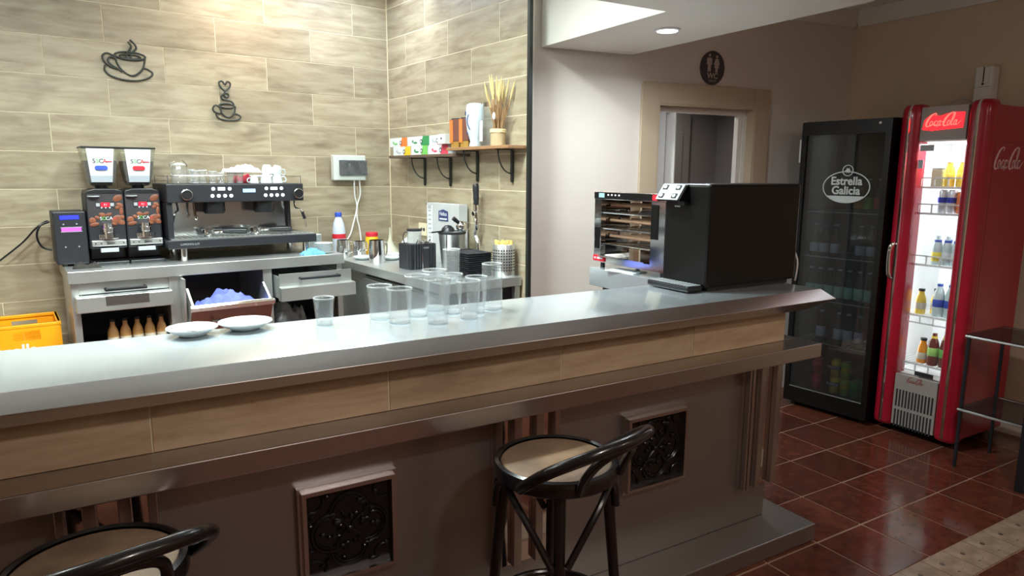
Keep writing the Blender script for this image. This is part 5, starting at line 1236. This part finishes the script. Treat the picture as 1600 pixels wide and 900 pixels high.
for k, (x, y, lm) in enumerate(((-.02, .13, 'ylab'), (.035, .135, 'card'), (.09, .13, 'card'), (.005, .20, 'card'), (.065, .20, 'card'))):
    rb_('soda_bottle', 'clear soda bottle with blue top on the middle shelf of the red fridge, %s' % ('yellow label', 'front middle', 'front right', 'rear left', 'rear right')[k], tp, M['clearb'], x, y, RSH[2], .02, .055, M[lm], .135, .0195, M['blue'])
for k, (x, y) in enumerate(((-.085, .13), (-.03, .20))):
    rb_('juice_bottle', 'yellow juice bottle with black cap on the fourth shelf of the red fridge, %s' % ('front', 'rear')[k], jp, M['yjuice'], x, y, RSH[1], .03, .04, M['labelpaper'], .140, .0185, M['ink'])
for k, (x, y) in enumerate(((.022, .125), (.085, .13), (.06, .20))):
    rb_('water_bottle', 'clear tonic bottle with blue print on the fourth shelf of the red fridge, %s' % ('left', 'right', 'rear')[k], [(r*1.12, z*1.18) for r, z in tp], M['clearb'], x, y, RSH[1], .06, .045, M['blue'], .185, .0155, M['blue'])
rb_('juice_bottle', 'orange juice bottle with black cap on the lowest shelf of the red fridge', jp, M['ojuice'], -.045, .135, RSH[0], .025, .04, M['labelpaper'], .140, .0185, M['ink'])
for k, (x, y, lm) in enumerate(((.022, .125, 'lgreen'), (.088, .13, 'green'), (.055, .20, 'ylab'))):
    rb_('soda_bottle', 'brown soda bottle with %s label on the lowest shelf of the red fridge' % ('light green', 'green', 'yellow')[k], [(r*1.1, z*1.16) for r, z in tp], M['cola'], x, y, RSH[0], .06, .05, M[lm], .168, .0175, M['ylab'])
# white lettering and door outline on the red side (faces the customers)
q = MB(Matrix.Translation((w2+.0003, .085, 1.635)) @ Matrix.Rotation(PI/2, 4, 'Z') @ Matrix.Rotation(PI/2, 4, 'X'))
script(q, .118); q.build('side_lettering', mat('white_script_lettering', srgb(226, 196, 200), .5), rf)
q = MB(); q.box(w2-.0008, .12, 1.72+.06, w2+.0008, D-.02, 1.723+.06).box(w2-.0008, .075, .12, w2+.0008, .078, 1.78); q.build('side_seam', mat('dark_red_seam', srgb(110, 12, 24), .4), rf)
MB().tube(crv([(-.16, .35, 1.985), (-.15, .35, 2.03), (-.09, .35, 2.055), (-.03, .35, 2.035), (.0, .35, 1.99)], 6), .003, 6).build('top_cable', M['inkgrey'], rf)

# ================================================================ OTHER THINGS ON THE RIGHT
t = thing('air_freshener', 'white upright dispenser on the wall above the red fridge', 'dispenser', (4.779, 2.285, 2.01), -PI/2)
Box(-.052, -.085, 0, .052, 0, .25).build('case', M['white'], t, bevel=.012)
Box(-.003, -.0865, .155, .003, -.0845, .245).build('slit', M['ink'], t); MB().cyl((0, -.088, .145), .007, .004, 12, axis='y').build('nozzle', M['ink'], t)
Box(-.05, -.0862, .125, .05, -.0848, .129).build('seam', M['greycard'], t)
# smoked-glass stand at the right edge
t = thing('glass_stand', 'dark metal stand with smoked glass shelves beside the red fridge', 'stand', (0, 0, 0))
X0, X1, Y0, Y1 = 3.95, 4.35, 1.15, 1.86
for z, n_ in ((.755, 'top_shelf'), (.343, 'lower_shelf')):
    g = Box(X0, Y0, z-.008, X1, Y1, z).build(n_, M['smokedark'], t)
    MB().tube([(X0, Y0, z-.012), (X0, Y1, z-.012), (X1, Y1, z-.012), (X1, Y0, z-.012)], .007, 8, True).build('edge_rail', M['steel'], g)
for x, y in ((X0+.01, Y1-.01), (X1-.01, Y1-.01), (X0+.01, Y0+.01), (X1-.01, Y0+.01)): MB().tube([(x, y, .0), (x, y, .742)], .010, 8).build('leg', M['blackmat'], t)
Box(X0-.05, 1.49, 0, X0-.01, 1.53, .742).build('post', M['blackmat'], t)
# WC sign
t = thing('wc_sign', 'oval dark toilet sign with two pale figures above the door', 'sign', wl(3.096, TW-.001, 2.29), W)
q = MB(face(0, -.012, 0)); q.prism([(.098*math.cos(a), .108*math.sin(a)) for a in [2*PI*k/40 for k in range(40)]], -.011, .0); q.build('plate', mat('dark_grey_sign', srgb(66, 62, 66), .45), t, bevel=.002)
M['fig'] = mat('pale_sign_print', srgb(190, 176, 170), .5)
q = MB(face(-.030, -.0122, .0)); q.lathe([(0, 0), (.0095, 0), (.0095, .0015), (0, .0015)], 16, (0, .078, 0)); q.prism([(-.020, .062), (.020, .062), (.022, .02), (.015, .02), (.013, .045), (.012, -.025), (.002, -.025), (0, .01), (-.002, -.025), (-.012, -.025), (-.013, .045), (-.015, .02), (-.022, .02)], 0, .0015); q.build('figure', M['fig'], t)
q = MB(face(.030, -.0122, .0)); q.lathe([(0, 0), (.0095, 0), (.0095, .0015), (0, .0015)], 16, (0, .072, 0)); q.prism([(-.012, .058), (.012, .058), (.024, .022), (.017, .020), (.012, .035), (.019, .0), (.010, .0), (.009, -.028), (.002, -.028), (0, 0), (-.002, -.028), (-.009, -.028), (-.010, .0), (-.019, .0), (-.012, .035), (-.017, .020), (-.024, .022)], 0, .0015); q.build('figure', M['fig'], t)
text('WC', .05, M['fig'], t, face(0, -.0122, -.052), bold=.001); text('TOILETS', .017, M['inkgrey'], t, face(0, -.0122, -.083))
